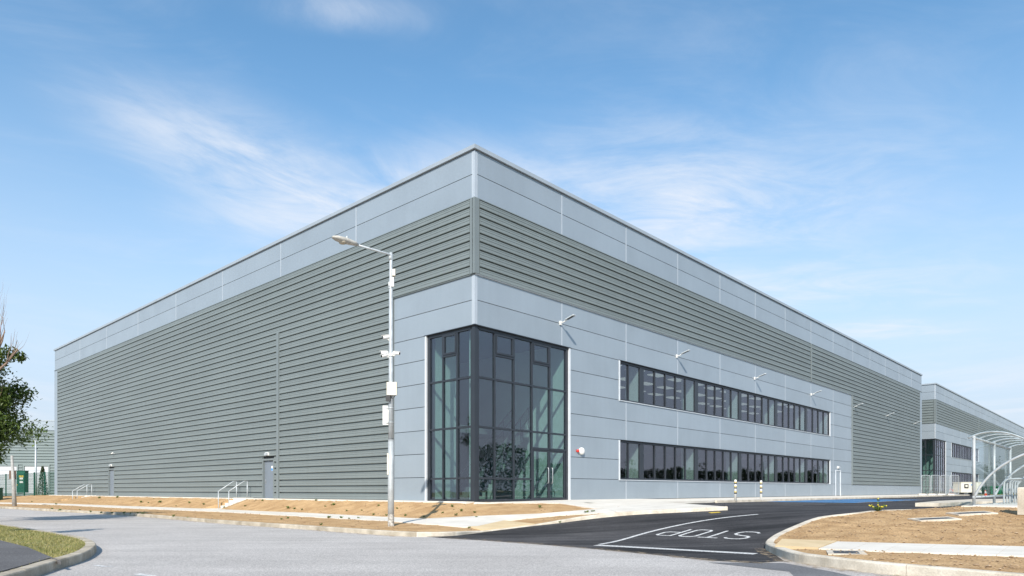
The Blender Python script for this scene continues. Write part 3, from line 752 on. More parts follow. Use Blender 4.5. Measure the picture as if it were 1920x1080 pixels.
def floodlight(F, t, z, label, g):
    base = F.pt(t, .02, z); r = thing('wall_light', label, 'wall light', base, g)
    ax = (F.d, F.n, Vector((0, 0, 1)))
    mb = MB(); mb.box(F.n*.03, .07, .03, .09, ax); mb.build('wall_plate', 'white_plastic', r)
    mb = MB(); mb.tube([F.n*.05, F.n*.20+Vector((0, 0, .02)), F.n*.38+Vector((0, 0, .09))], .026, 8); mb.build('arm', 'white_plastic', r, True)
    a = (F.n+Vector((0, 0, .28))).normalized(); b = a.cross(F.d).normalized()
    if b.z < 0: b = -b
    c = F.n*.34+Vector((0, 0, .10))+a*.25
    mb = MB(); q = [(-.28, .05), (-.24, .09), (.2, .105), (.27, .07)]
    vs = []
    for x, w in q: vs += [c+a*x-F.d*w-b*.018, c+a*x+F.d*w-b*.018, c+a*x+F.d*w*.8+b*.03, c+a*x-F.d*w*.8+b*.03]
    fs = [[3, 2, 1, 0], [12, 13, 14, 15]]
    for k in range(3): fs += [[4*k+j, 4*k+(j+1) % 4, 4*k+4+(j+1) % 4, 4*k+4+j] for j in range(4)]
    mb.add(vs, fs); h = mb.build('lamp_head', 'galv_light', r)
    mb = MB(); mb.box(c-b*.020, .17, .07, .004, (a, F.d, b)); mb.build('lens', 'lens', h)
    return r
def warehouse(name, label, c, LR, LL, full, win_r, low_end, joints, rib_low_t):
    FRr = Fac(c, RD, Vector((RD.y, -RD.x, 0))); FLl = Fac(c, LD, Vector((-RD.x, -RD.y, 0)))
    B = thing(name, label, 'building', (c[0], c[1], 0))
    Z0, Z1, ZT = 9*ROW, 12.38, 14.34
    w0, w1 = win_r
    # structural core behind the cladding
    mb = MB()
    for a in ((0, 6.2, 7.2, 14.25), (6.2, w0, -.4, 14.25), (w0, w1, -.4, 1.02), (w0, w1, 3.09, 5.14), (w0, w1, 7.2, 14.25), (w1, LR, -.4, 14.25)):
        FRr.addbox(mb, a[0]+.001, a[1]-.001, -.30, -.045, a[2], a[3])
    for a in ((.31, 3.0, 7.2, 14.25), (3.0, LL, -.4, 14.25)): FLl.addbox(mb, a[0]+.001, a[1]-.001, -.30, -.045, a[2], a[3])
    mb.build('wall_core', 'core', B)
    mb = MB(); vs = [FRr.pt(.1, -.1, 14.2), FRr.pt(LR, -.1, 14.2), FRr.pt(LR, -LL, 14.2), FRr.pt(.1, -LL, 14.2)]
    mb.add(vs+[v-Vector((0, 0, .2)) for v in vs], [[0, 1, 2, 3], [7, 6, 5, 4], [0, 1, 5, 4], [1, 2, 6, 5], [2, 3, 7, 6], [3, 0, 4, 7]]); mb.build('roof', 'coping', B)
    mb = MB(); FRr.addbox(mb, LR-.3, LR-.002, -LL, -.3, -.4, 14.25); FRr.addbox(mb, 0, LR-.3, -LL-.0, -LL+.3, -.4, 14.25); mb.build('rear_wall', 'rib_paint', B)
    # coping
    for F, a, b in ((FRr, -.105, LR+.04), (FLl, .501, LL+.04)):
        mb = MB(); F.addbox(mb, a, b, -.5, .105, 14.35, 14.51); mb.build('coping', 'coping', B)
    # corner flashing and end flashings
    mb = MB()
    for F in (FRr, FLl):
        F.addbox(mb, (-.02 if F is FRr else .0), .13, -.05, .022, Z1+.02, 14.30); F.addbox(mb, (-.02 if F is FRr else .0), .13, -.05, .022, 7.25, Z0-.02)
    mb.build('corner_flashing', 'flashing', B)
    mb = MB()
    for F in (FRr, FLl): F.addbox(mb, (-.105 if F is FRr else .0), .17, -.05, .105, Z0+.02, Z1-.015)
    mb.build('rib_corner', 'rib_trim', B)
    # top band panels
    def jl(first, step, end):
        r = [.13]; t = first
        while t < end-1: r.append(t); t += step
        return r+[end]
    JR = jl(5.66, 5.40, LR); JL = jl(8.28, 7.25, LL)
    k = 0
    for F, J in ((FRr, JR), (FLl, JL)):
        for a, b in zip(J, J[1:]):
            for z0, z1 in ((Z1, 13.37), (13.37, ZT)):
                panel_run(F, a+(.03 if a > 1 else 0), b-.03, z0, z1, ('panel', 'panel_b', 'panel')[k % 3], B); k += 1
        for t in J[1:-1]: F.box('joint_cover', t-.04, t+.04, -.05, .018, Z1+.02, 14.30, 'flashing', B)
        F.box('drip_flashing', .17 if F is FRr else .17, (LR if F is FRr else LL)-.05, -.02, .085, Z1-.03, Z1+.004, 'rib_trim', B)
    # right wall lower panels, rows of 1.03 m
    JW = [t for t in JR if t < low_end-1]+[low_end]
    holes = [(0, 6.3, 0, 7.23), (w0-.09, w1+.09, 1.0, 3.09), (w0-.09, w1+.09, 5.12, 7.22)]
    if full: holes.append((44.1, 45.35, 0, 2.2))
    for r in range(9):
        z0, z1 = r*ROW, (r+1)*ROW
        for a, b in zip(JW, JW[1:]):
            segs = [(a+(.03 if a > 1 else 0), b-.03)]
            for h0, h1, y0, y1 in holes:
                if z0+.2 < y1 and z1-.2 > y0:
                    segs = [q for s0, s1 in segs for q in ((s0, min(s1, h0)), (max(s0, h1), s1)) if q[1]-q[0] > .08]
            for s0, s1 in segs: panel_run(FRr, s0, s1, z0, z1, ('panel', 'panel_b')[(r+int(a)) % 2], B)
    for t in JW[1:-1]:
        zs = [(0.01, Z0-.02)]
        for h0, h1, y0, y1 in holes:
            if h0 < t < h1: zs = [q for p0, p1 in zs for q in ((p0, min(p1, y0)), (max(p0, y1), p1)) if q[1]-q[0] > .05]
        for p0, p1 in zs: FRr.box('joint_cover', t-.04, t+.04, -.05, .018, p0, p1, 'flashing', B)
    FRr.box('sill_flashing', .0, low_end, -.02, .075, Z0-.012, Z0+.022, 'white_trim', B)
    FRr.box('edge_flashing', low_end-.02, low_end+.10, -.05, .09, 1.0, Z0+.02, 'rib_trim', B)
    # ribbed cladding, right wall
    sp = [.17]+[t for t in joints if t < LR-2]+[LR-1.05]
    for a, b in zip(sp, sp[1:]):
        for k in range(9): rib(FRr, 'cladding_rib', a+.04, b-.04, Z0+.01+k*.3435, 'rib_paint', B)
    for t in sp[1:-1]: FRr.box('rib_joint', t-.08, t+.08, -.03, .135, Z0+.03, Z1-.03, 'rib_trim', B)
    if rib_low_t < LR-3:
        for k in range(24): rib(FRr, 'cladding_rib', low_end+.12, LR-1.05, ROW+k*ROW/3, 'rib_paint', B)
        t = low_end
        while t < LR-.5:
            panel_run(FRr, t+.03, min(t+5.4, LR-.02), 0, ROW-.02, 'panel', B)
            t += 5.4
        FRr.box('end_flashing', LR-1.03, LR+.02, -.05, .03, ROW, Z1, 'panel', B)
    # left wall
    le = 5.33
    if full:
        doors = [(16.23, 17.40), (42.5, 43.75)]
        for r in range(9):
            z0 = r*ROW; segs = [(.14 if r >= 7 else 3.10, le-.04)]
            for s0, s1 in segs: panel_run(FLl, s0, s1, z0, z0+ROW, 'panel' if r % 2 else 'panel_b', B)
        FLl.box('sill_flashing', .0, le+.02, -.02, .07, Z0-.012, Z0+.02, 'rib_trim', B)
        FLl.box('edge_flashing', le-.02, le+.16, -.05, .09, 0.0, Z0+.02, 'rib_trim', B)
        for k in range(36):
            z0 = .03+k*.3432
            if z0 > Z0-.1: segs = [(.20, LL-1.2)]
            else: segs = [(le+.17, 15.55), (15.85, LL-1.2)]
            if z0 < 2.15: segs = [q for s0, s1 in segs for q in ([(s0, s1)] if s1 < 16 else [(15.85, 16.13), (17.50, 42.40), (43.85, LL-1.2)])]
            for s0, s1 in segs: rib(FLl, 'cladding_rib', s0, s1, z0, 'rib_paint', B)
        FLl.box('rib_joint', 15.58, 15.82, -.03, .125, .02, Z0+.05, 'rib_trim', B)
        FLl.box('base_flashing', le+.16, LL-1.2, -.03, .04, -.05, .028, 'rib_trim', B)
        FLl.box('end_flashing', LL-1.18, LL+.02, -.05, .03, .0, Z1, 'panel', B)
        FLl.box('rib_end_trim', LL-1.22, LL-1.17, -.04, .08, .0, Z1-.03, 'rib_trim', B)
        for d0, d1 in doors:
            mb = MB()
            FLl.addbox(mb, d0-.09, d0, -.04, .10, .0, 2.28); FLl.addbox(mb, d1, d1+.09, -.04, .10, 0, 2.28); FLl.addbox(mb, d0, d1, -.04, .10, 2.18, 2.28)
            D = mb.build('door_frame', 'rib_trim', B)
            FLl.box('door_leaf', d0+.01, d1-.01, -.044, -.012, .02, 2.17, 'door_paint', D)
            mb = MB(); mb.tube([FLl.pt(d1-.12, -.01, 1.0), FLl.pt(d1-.12, .05, 1.0), FLl.pt(d1-.26, .05, 1.0)], .014, 6); FLl.addbox(mb, d1-.15, d1-.09, -.012, .0, .86, 1.12); mb.build('door_handle', 'steel', D)
            if d0 < 20:
                FLl.box('door_notice', d0+.22, d0+.40, -.013, -.008, 1.58, 1.86, 'white_plastic', D); FLl.box('door_notice', d0+.23, d0+.39, -.009, -.004, 1.59, 1.73, 'blue_paint', D)
    else:
        for r in range(7, 9): panel_run(FLl, .14, LL-.1, r*ROW, (r+1)*ROW, 'panel', B)
        for r in range(7): panel_run(FLl, 3.10, LL-.1, r*ROW, (r+1)*ROW, 'panel', B)
        for k in range(9): rib(FLl, 'cladding_rib', .2, LL-.1, Z0+.01+k*.3435, 'rib_paint', B)
    # corner glazing
    ZG = 7.20; dep = -.10
    mb = MB()
    FRr.addbox(mb, 6.06, 6.2, dep-.08, dep+.05, .0, ZG); FRr.addbox(mb, .17, 6.06, dep-.08, dep+.05, ZG-.12, ZG); FRr.addbox(mb, .17, 6.06, dep-.08, dep+.05, .0, .09)
    FLl.addbox(mb, 2.86, 3.0, dep-.08, dep+.05, 0, ZG); FLl.addbox(mb, .17, 2.86, dep-.08, dep+.05, ZG-.12, ZG); FLl.addbox(mb, .17, 2.86, dep-.08, dep+.05, 0, .09)
    cw = mb.build('curtain_wall_frame', 'frame', B)
    mb = MB(); q = [FRr.pt(.10, -.02, 0), FRr.pt(.22, -.02, 0), FRr.pt(.22, -.22, 0), FRr.pt(.22, -.22, 0)]
    FRr.addbox(mb, .03, .20, -.20, -.03, .0, ZG); mb.build('corner_post', 'frame', cw)
    mb = MB(); FRr.addbox(mb, .205, .30, -.15, -.05, 0, ZG-.02); FLl.addbox(mb, .205, .30, -.15, -.05, 0, ZG-.02); mb.build('corner_mullion', 'frame', cw)
    mb = MB(); FRr.addbox(mb, 6.205, 6.30, -.10, .035, 0, 7.21); mb.build('trim', 'white_trim', cw)
    mb = MB(); FLl.addbox(mb, 3.005, 3.09, -.10, .035, 0, 7.21); mb.build('trim', 'white_trim', cw)
    mb = MB(); FRr.addbox(mb, -.04, 6.34, -.12, .05, 7.202, 7.232); FLl.addbox(mb, .13, 3.13, -.12, .05, 7.202, 7.232); mb.build('head_trim', 'frame', cw)
    MR = [.30, 1.25, 2.44, 3.64, 4.88, 6.06]; ML = [.30, 1.12, 2.02, 2.86]; TZ = [.09, .97, 3.09, 5.13, ZG-.12]
    for F, Ms, vents in ((FRr, MR, (1, 3)), (FLl, ML, (1,))):
        for t in Ms[1:-1]:
            z0 = 2.36 if (F is FRr and t > 4) else .09
            F.box('mullion', t-.035, t+.035, dep-.08, dep+.045, z0, ZG-.12, 'frame', cw)
        for i, (a, b) in enumerate(zip(Ms, Ms[1:])):
            door = F is FRr and i >= 3
            a2 = a+(.035 if i else 0); b2 = b-(.035 if i < len(Ms)-2 else 0)
            zs = [2.36, 3.09, 5.13, ZG-.12] if door else TZ
            for j, z in enumerate(zs):
                if 0 < j < len(zs)-1 or (door and j == 0): F.box('transom', a2, b2, dep-.07, dep+.04, z-.04, z+.04, 'frame', cw)
            for j, (y0, y1) in enumerate(zip(zs, zs[1:])):
                p0, p1 = y0+(.04 if j or door else 0), y1-(.04 if j < len(zs)-2 else 0)
                if i in vents and j == len(zs)-2:
                    F.box('transom', a2, b2, dep-.07, dep+.04, 6.14, 6.22, 'frame', cw)
                    F.box('pane', a2+.001, b2-.001, dep-.03, dep-.01, p0, 6.14, 'glass', cw)
                    mb = MB(); F.addbox(mb, a2+.02, a2+.09, dep-.04, dep+.065, 6.23, p1-.01); F.addbox(mb, b2-.09, b2-.02, dep-.04, dep+.065, 6.23, p1-.01)
                    F.addbox(mb, a2+.09, b2-.09, dep-.04, dep+.065, 6.23, 6.30); F.addbox(mb, a2+.09, b2-.09, dep-.04, dep+.065, p1-.08, p1-.01); mb.build('vent_frame', 'frame', cw)
                    F.box('pane', a2+.09, b2-.09, dep-.0, dep+.02, 6.30, p1-.08, 'glass', cw)
                else: F.box('pane', a2+.001, b2-.001, dep-.03, dep-.01, p0, p1, 'glass', cw)
    # double entrance door
    for a, b in ((3.71, 4.85), (4.86, 6.02)):
        mb = MB(); FRr.addbox(mb, a, a+.07, dep-.05, dep+.02, .03, 2.30); FRr.addbox(mb, b-.07, b, dep-.05, dep+.02, .03, 2.30); FRr.addbox(mb, a+.07, b-.07, dep-.05, dep+.02, .03, .14); FRr.addbox(mb, a+.07, b-.07, dep-.05, dep+.02, 2.22, 2.30)
        mb.build('door', 'frame', cw); FRr.box('pane', a+.07, b-.07, dep-.03, dep-.01, .14, 2.22, 'glass', cw)
        hx = b-.14 if a < 4 else a+.14
        mb = MB(); mb.tube([FRr.pt(hx, dep, .8), FRr.pt(hx, dep+.08, .8), FRr.pt(hx, dep+.1, .86), FRr.pt(hx, dep+.1, 1.44), FRr.pt(hx, dep+.08, 1.5), FRr.pt(hx, dep, 1.5)], .02, 8); mb.build('door_handle', 'steel', cw, True)
    mb = MB(); FRr.addbox(mb, 3.675, 3.705, dep-.07, dep+.04, .09, 2.32); FRr.addbox(mb, 3.705, 6.06, dep-.075, dep+.042, 2.305, 2.33); mb.build('door_frame', 'frame', cw)
    # lobby behind the glass
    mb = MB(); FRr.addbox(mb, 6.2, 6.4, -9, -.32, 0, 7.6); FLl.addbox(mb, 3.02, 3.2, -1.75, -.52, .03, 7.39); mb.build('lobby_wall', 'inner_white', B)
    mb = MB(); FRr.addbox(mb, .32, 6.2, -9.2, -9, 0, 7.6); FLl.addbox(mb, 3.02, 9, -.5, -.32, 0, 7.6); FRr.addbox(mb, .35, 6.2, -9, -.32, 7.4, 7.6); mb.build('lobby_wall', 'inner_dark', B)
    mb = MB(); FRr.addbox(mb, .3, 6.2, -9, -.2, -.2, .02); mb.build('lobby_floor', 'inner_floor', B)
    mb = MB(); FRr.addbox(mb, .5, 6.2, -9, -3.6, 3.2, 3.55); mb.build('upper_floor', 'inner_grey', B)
    if full:
        mb = MB()
        for k in range(18): FRr.addbox(mb, 2.2+k*.2, 2.2+k*.2+.22, -3.3, -2.2, .0+k*.19, .05+(k+1)*.19)
        st = mb.build('staircase', 'inner_grey', B)
        for o in (-2.18, -3.32):
            mb = MB(); mb.tube([FRr.pt(2.2, o, 1.1), FRr.pt(5.8, o, 4.5)], .03, 8); mb.tube([FRr.pt(2.2, o, .6), FRr.pt(5.8, o, 4.0)], .02, 6)
            for k in range(7): mb.tube([FRr.pt(2.2+k*.6, o, .1+k*.567), FRr.pt(2.2+k*.6, o, 1.1+k*.567)], .02, 6)
            mb.build('stair_rail', 'black_plastic', st)
        mb = MB(); FRr.addbox(mb, .42, .62, -.75, -.55, 0, 7.4); mb.build('lobby_column', 'inner_white', B)
        mb = MB(); FRr.addbox(mb, 1.2, 2.6, -5.6, -5.0, 0.02, 1.1); mb.build('reception_desk', 'inner_grey', B)
    # ribbon windows
    piers = [12.70, 18.88, 25.0, 31.15, 37.27]
    for z0, z1 in ((1.03, 3.06), (5.15, 7.19)):
        mb = MB()
        FRr.addbox(mb, w0, w1, -.16, -.05, z0, z0+.09); FRr.addbox(mb, w0, w1, -.16, -.05, z1-.09, z1); FRr.addbox(mb, w0, w0+.07, -.16, -.05, z0+.09, z1-.09); FRr.addbox(mb, w1-.07, w1, -.16, -.05, z0+.09, z1-.09)
        wf = mb.build('window_frame', 'frame', B)
        mb = MB(); FRr.addbox(mb, w0-.085, w0-.002, -.10, .035, z0, z1+.02); FRr.addbox(mb, w1+.002, w1+.085, -.10, .035, z0, z1+.02); mb.build('trim', 'white_trim', wf)
        mb = MB(); FRr.addbox(mb, w0-.09, w1+.09, -.10, .065, z0-.035, z0-.003); mb.build('sill', 'white_trim', wf)
        mb = MB(); FRr.addbox(mb, w0-.09, w1+.09, -.10, .05, z1+.022, z1+.042); mb.build('head_trim', 'frame', wf)
        ts = [w0+.07]
        for i, p in enumerate(piers):
            if p > w1-.3: break
            if i == 0: ts += [11.40]
            else: ts += [piers[i-1]+.2+(p-piers[i-1]-.4)*k/5 for k in range(1, 5)]
            ts += [(p-.2, p+.2)]
        last = max([p for p in piers if p < w1-.3])
        n = int(round((w1-.07-last-.2)/1.15)); ts += [last+.2+(w1-.07-last-.2)*k/n for k in range(1, n)]
        ts.append(w1-.07)
        prev = ts[0]
        for t in ts[1:]:
            a, b = (t if isinstance(t, tuple) else (t-.03, t+.03))
            end = t == ts[-1]
            FRr.box('pane', prev+.001, (w1-.07 if end else a)-.001, -.125, -.105, z0+.09, z1-.09, 'glass_office', wf)
            if not end: FRr.box('mullion', a, b, -.155, -.045 if not isinstance(t, tuple) else -.06, z0+.09, z1-.09, 'frame', wf)
            prev = b
        mb = MB()
        for p in [q for q in piers if q < w1-.3]+[w1-.2]: FRr.addbox(mb, p-.17, p+.17, -1.0, -.17, z0-.9, z1+.1)
        mb.build('office_column', 'inner_white', B)
    mb = MB()
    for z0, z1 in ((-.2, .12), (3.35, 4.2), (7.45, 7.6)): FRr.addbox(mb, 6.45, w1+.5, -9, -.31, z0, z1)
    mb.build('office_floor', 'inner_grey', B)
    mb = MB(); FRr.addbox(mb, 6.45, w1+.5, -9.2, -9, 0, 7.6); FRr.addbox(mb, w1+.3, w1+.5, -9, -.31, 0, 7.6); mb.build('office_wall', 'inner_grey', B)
    if full:
        mb = MB()
        for i in range(13):
            for j in range(3): FRr.addbox(mb, 11.6+i*2.4, 12.8+i*2.4, -2.0-j*2.2, -1.4-j*2.2, 7.40, 7.448)
        mb.build('ceiling_light', 'panel_light', B)
        mb = MB(); FRr.addbox(mb, 44.04, 44.12, -.06, .05, .0, 2.26); FRr.addbox(mb, 45.33, 45.41, -.06, .05, 0, 2.26); FRr.addbox(mb, 44.12, 45.33, -.06, .05, 2.18, 2.26); D = mb.build('door_frame', 'white_trim', B)
        FRr.box('door_leaf', 44.12, 45.33, -.044, .0, .02, 2.18, 'panel_b', D)
        mb = MB(); FRr.addbox(mb, 45.12, 45.18, .0, .05, .95, 1.15); mb.build('door_handle', 'steel', D)
    localise(B)
    return FRr, FLl, B
warehouse('warehouse', 'large grey warehouse with ribbed cladding and glazed corner entrance', CORNER, 75.4, 59.9, True, (10.48, 42.64), 48.6, [37.92], 50)
D2 = 90.0
warehouse('warehouse', 'smaller looking matching grey warehouse far behind at the right edge', ((1754-960)/FPX*D2, D2), 130, 22, False, (10.0, 31.2), 36.2, [30.8, 62.2, 95], 40)

# things fixed to the main warehouse
g = 'wall lights over the office windows'
names = ['floodlight on panel joint above the entrance glazing', 'floodlight above the near third of the upper ribbon window', 'floodlight above the middle of the upper ribbon window', 'floodlight above the far end of the upper ribbon window', 'floodlight at the edge of the ribbed end bay', 'floodlight in the middle of the ribbed end bay', 'farthest floodlight, near the end of the wall']
for t, nm in zip((5.54, 16.32, 27.09, 38.04, 49.09, 59.73, 71.3), names): floodlight(FR, t, 8.26, 'white arm '+nm, g)
def bulkhead(F, t, z, label, o=.08, w=.17):
    r = thing('door_light', label, 'wall light', F.pt(t, o, z))
    ax = (F.d, F.n, Vector((0, 0, 1)))
    mb = MB(); mb.box(F.n*.04, w, .05, .09, ax); mb.build('housing', 'white_plastic', r)
    mb = MB(); mb.box(F.n*.11+Vector((0, 0, -.015)), w*.9, .05, .065, ax); mb.build('diffuser', 'galv_light', r)
bulkhead(FL, 16.85, 2.55, 'small white light over the escape door nearer the glazing')
bulkhead(FL, 43.1, 2.55, 'small white light over the escape door at the far end')
bulkhead(FR, 44.7, 2.5, 'small white light over the office side door', .02)
def bullet(name, label, c, d, L=.22, r=.05, parent=None, mount=None):
    t = thing(name, label, 'camera', c) if not parent else None
    root_ = t or parent; o = Vector((0, 0, 0)) if t else c; d = d.normalized()
    a = d.cross(Vector((0, 0, 1))).normalized(); b = a.cross(d)
    mb = MB(); mb.lathe(o, [(r*.8, -L*.5), (r, -L*.42), (r, L*.4), (r*.9, L*.5)], 12, (a, b, d)); h = mb.build('camera_body', 'white_plastic', root_, True)
    mb = MB(); mb.lathe(o+d*(L*.5), [(r*.75, -.002), (r*.7, .006)], 12, (a, b, d)); mb.build('camera_lens', 'lens', h)
    mb = MB(); mb.box(o+b*(r+.006)+d*.03, r*.9, L*.5, .005, (a, d, b)); mb.build('sun_shield', 'white_plastic', h)
    if mount is not None:
        mb = MB(); mb.tube([o-b*r*.5, o-b*r*1.2+(mount-o)*.5, mount], .018, 6); mb.build('camera_bracket', 'white_plastic', root_)
    return root_
bullet('security_camera', 'small white camera on the ribbed wall by the far escape door', FL.pt(42.32, .25, 3.52), FL.n*.6-Vector((0, 0, .4))+FL.d*.3, .17, .045, None, FL.n*-.2)
def alarm():
    c = FR.pt(7.12, .02, 2.36); t = thing('alarm_sounder', 'round white alarm box with red beacon beside the entrance doors', 'alarm', c)
    ax = (FR.d, Vector((0, 0, 1)), FR.n)
    mb = MB(); mb.lathe((0, 0, 0), [(.17, 0), (.18, .03), (.17, .10), (.12, .15), (.03, .165)], 20, ax); mb.build('sounder', 'white_plastic', t, True)
    mb = MB(); mb.lathe(FR.d*-.30+Vector((0, 0, .0)), [(.07, 0), (.075, .06), (.05, .11), (.02, .13)], 14, ax); mb.build('beacon', 'red_plastic', t, True)
alarm()

# ------------------------------------------------------------------ steps and handrails
def stairs(t0, t1, label, lab_r):
    c = FL.pt((t0+t1)/2, .5, -.01); r = thing('steps', label, 'steps', c)
    n = 4; run = .27
    mb = MB()
    for k in range(n):
        FL.addbox(mb, t0-.12, t1+.12, .1, .55+run*k+(.0 if k else .02), -.95, .03-.153*k, .012) if k == 0 else FL.addbox(mb, t0-.12-.001*k, t1+.12+.001*k, .1, .55+run*k, -.95, .03-.153*k, .012)
    FL.addbox(mb, t0-.13, t1+.13, .2, 2.45, -.95, -.585)
    mb.build('stair_block', 'concrete', r); localise(r)
    for t, lb_ in zip((t0, t1), lab_r):
        h = thing('handrail', lb_, 'handrail', FL.pt(t, .8, -.6), 'galvanised handrails on the bank steps')
        a, b = FL.pt(t, .42, 1.0), FL.pt(t, .62, 1.0); d = FL.pt(t, 1.52, .42)
        mb = MB(); mb.tube([a, b, d], .026, 8); mb.build('rail', 'galv_light', h, True)
        for q, zb in ((a, -.05), (d, -.66)):
            mb = MB(); mb.tube([Vector((q.x, q.y, zb)), q], .026, 8); mb.build('post', 'galv_light', h, True)
        localise(h)
stairs(18.65, 20.0, 'concrete steps in the soil bank nearer the lamp post', ['right handrail of the steps nearer the lamp post', 'left handrail of the steps nearer the lamp post'])
stairs(47.0, 48.3, 'concrete steps in the soil bank near the far end', ['right handrail of the steps near the far end', 'left handrail of the steps near the far end'])

# ------------------------------------------------------------------ lamp post
def lamp_post():
    b = S1.at(733, 985.5); L_ = thing('street_lamp', 'tall galvanised street lamp with cameras and boxes on its post', 'street lamp', b)
    k = b.y/FPX
    def Z(y): return EYE+(HY-y)*k-b.z
    def O(px): return px*k
    up_ = Vector((0, 0, 1)); lean = -.005
    def ax(z): return Vector((lean*z*.35, 0, z))
    mb = MB(); mb.lathe((0, 0, 0), [(.098, -.1), (.096, Z(905)), (.088, Z(824))], 18); mb.build('base_column', 'galv', L_, True)
    mb = MB(); mb.lathe((0, 0, 0), [(.080, Z(825)), (.070, Z(700)), (.062, Z(560)), (.052, Z(500)), (.050, Z(474))], 16); mb.build('pole', 'galv_light', L_, True)
    mb = MB(); mb.lathe((0, 0, 0), [(.088, Z(828)), (.088, Z(823))], 16); mb.build('band', 'iron', L_)
    mb = MB(); mb.lathe((0, 0, 0), [(.1, -.05), (.103, .04), (.1005, .18), (.102, .30), (.099, .36)], 14); mb.build('flaking_base', 'cladcrust', L_)
    mb = MB(); mb.box((-.085, -.02, (Z(850)+Z(890))/2), .022, .06, (Z(850)-Z(890))/2); mb.build('access_hatch', 'beige_plastic', L_)
    d = (-RD+Vector((-.05, 0, 0))).normalized(); z0 = Z(479)
    mb = MB(); mb.tube([ax(z0-.15), ax(z0)], .062, 12); mb.build('arm_collar', 'galv', L_, True)
    mb = MB(); mb.tube([up_*z0, up_*(z0+.02)+d*.12, up_*(z0+.02)+d*1.35], [.036, .034, .03], 10); mb.build('arm', 'galv_light', L_, True)
    c = up_*(z0+.035)+d*1.62; s = d.cross(up_).normalized(); mb = MB()
    vs = []; fs = []; pr = [(-.42, .05, .04, .04), (-.3, .09, .06, .07), (0, .145, .085, .10), (.28, .135, .07, .085), (.42, .07, .03, .05), (.45, .02, .01, .02)]; n = 12
    for x, w, dn, upz in pr:
        for j in range(n):
            q = 2*PI*j/n; zz = math.sin(q); vs.append(c+d*x+s*(w*math.cos(q))+up_*(zz*(upz if zz > 0 else dn)))
    for i in range(len(pr)-1):
        for j in range(n): fs.append([i*n+j, i*n+(j+1) % n, (i+1)*n+(j+1) % n, (i+1)*n+j])
    fs += [list(range(n))[::-1], [(len(pr)-1)*n+j for j in range(n)]]; mb.add(vs, fs); hd = mb.build('lamp_head', 'lamp_shell', L_, True)
    mb = MB(); mb.lathe(c+d*.1-up_*.045, [(.02, -.075), (.09, -.06), (.115, -.03), (.118, 0)], 14, (d, s, up_)); mb.build('lamp_bowl', 'bowl', hd, True)
    mb = MB(); mb.lathe(c-d*.05+up_*.09, [(.035, 0), (.035, .05), (.02, .07)], 10); mb.build('photocell', 'galv_light', hd)
    # small boxes near the top
    mb = MB(); mb.box((.10, -.03, Z(512)), .045, .06, .10); mb.build('sensor_box', 'beige_plastic', L_)
    mb = MB(); mb.box((.095, -.03, Z(520)-.02), .02, .02, .03); mb.build('sensor_gland', 'black_plastic', L_)
    mb = MB(); mb.box((.055, -.05, Z(530)), .05, .04, .14); mb.build('antenna_box', 'white_plastic', L_)
    mb = MB(); mb.tube([(-.05, 0, Z(534)), (-.07, -.02, Z(537)), (-.05, -.05, Z(541)), (.02, -.06, Z(541))], .014, 6); mb.box((-.05, -.03, Z(533)), .02, .03, .06); mb.build('antenna_bracket', 'galv', L_)
    # cameras
    bullet('', '', Vector((-.13, -.06, Z(633))), Vector((-1, -.6, -.25)), .24, .06, L_, Vector((0, 0, Z(636))))
    for dv, off in ((Vector((-1, -.5, -.12)), Vector((-.19, -.06, Z(662)))), (Vector((-.7, -.7, -.35)), Vector((-.17, -.12, Z(668)))), (Vector((1, -.45, -.2)), Vector((.18, -.06, Z(663))))):
        bullet('', '', off, dv, .24, .048, L_, Vector((0, 0, Z(666))))
    mb = MB(); mb.lathe((0, 0, Z(666)), [(.10, -.03), (.10, .03)], 12); mb.build('camera_clamp', 'white_plastic', L_)
    mb = MB(); mb.box((.055, -.13, Z(730)), .155, .055, .20); cb = mb.build('control_box', 'beige_plastic', L_)
    mb = MB(); mb.box((.055, -.187, Z(738)), .07, .002, .022); mb.build('box_plate', 'white_trim', cb)
    mb = MB(); mb.box((-.06, -.12, Z(748)), .07, .06, .085); mb.build('power_unit', 'black_plastic', L_)
    mb = MB(); mb.tube([(.02, -.12, Z(743)), (.05, -.13, Z(748)), (.11, -.13, Z(747)), (.16, -.13, Z(742))], .012, 6); mb.build('cable', 'black_plastic', L_)
    a = Vector((.42, .9, 0)).normalized(); bb = Vector((-.9, .42, 0)).normalized()
    mb = MB(); mb.box((-.12, .10, Z(778)), .155, .008, .30, (Vector((.97, .24, 0)), Vector((-.24, .97, 0)), up_)); sg = mb.build('sign_plate', 'white_plastic', L_)
    for y in (765, 792):
        mb = MB(); mb.lathe((0, 0, Z(y)), [(.092, -.015), (.092, .015)], 14); mb.box((-.1, .075, Z(y)), .13, .012, .015); mb.build('sign_bracket', 'galv', L_)
    return b
mat('cladcrust', (.20, .17, .14), .9, 0, 0, 14, bump=.6, bscale=40, col2=(.56, .54, .50))
mat('lamp_shell', (.42, .40, .36), .7, 0, .2, 7)
mat('bowl', (.40, .35, .27), .25, 0, .1, 4)
lamp_post()

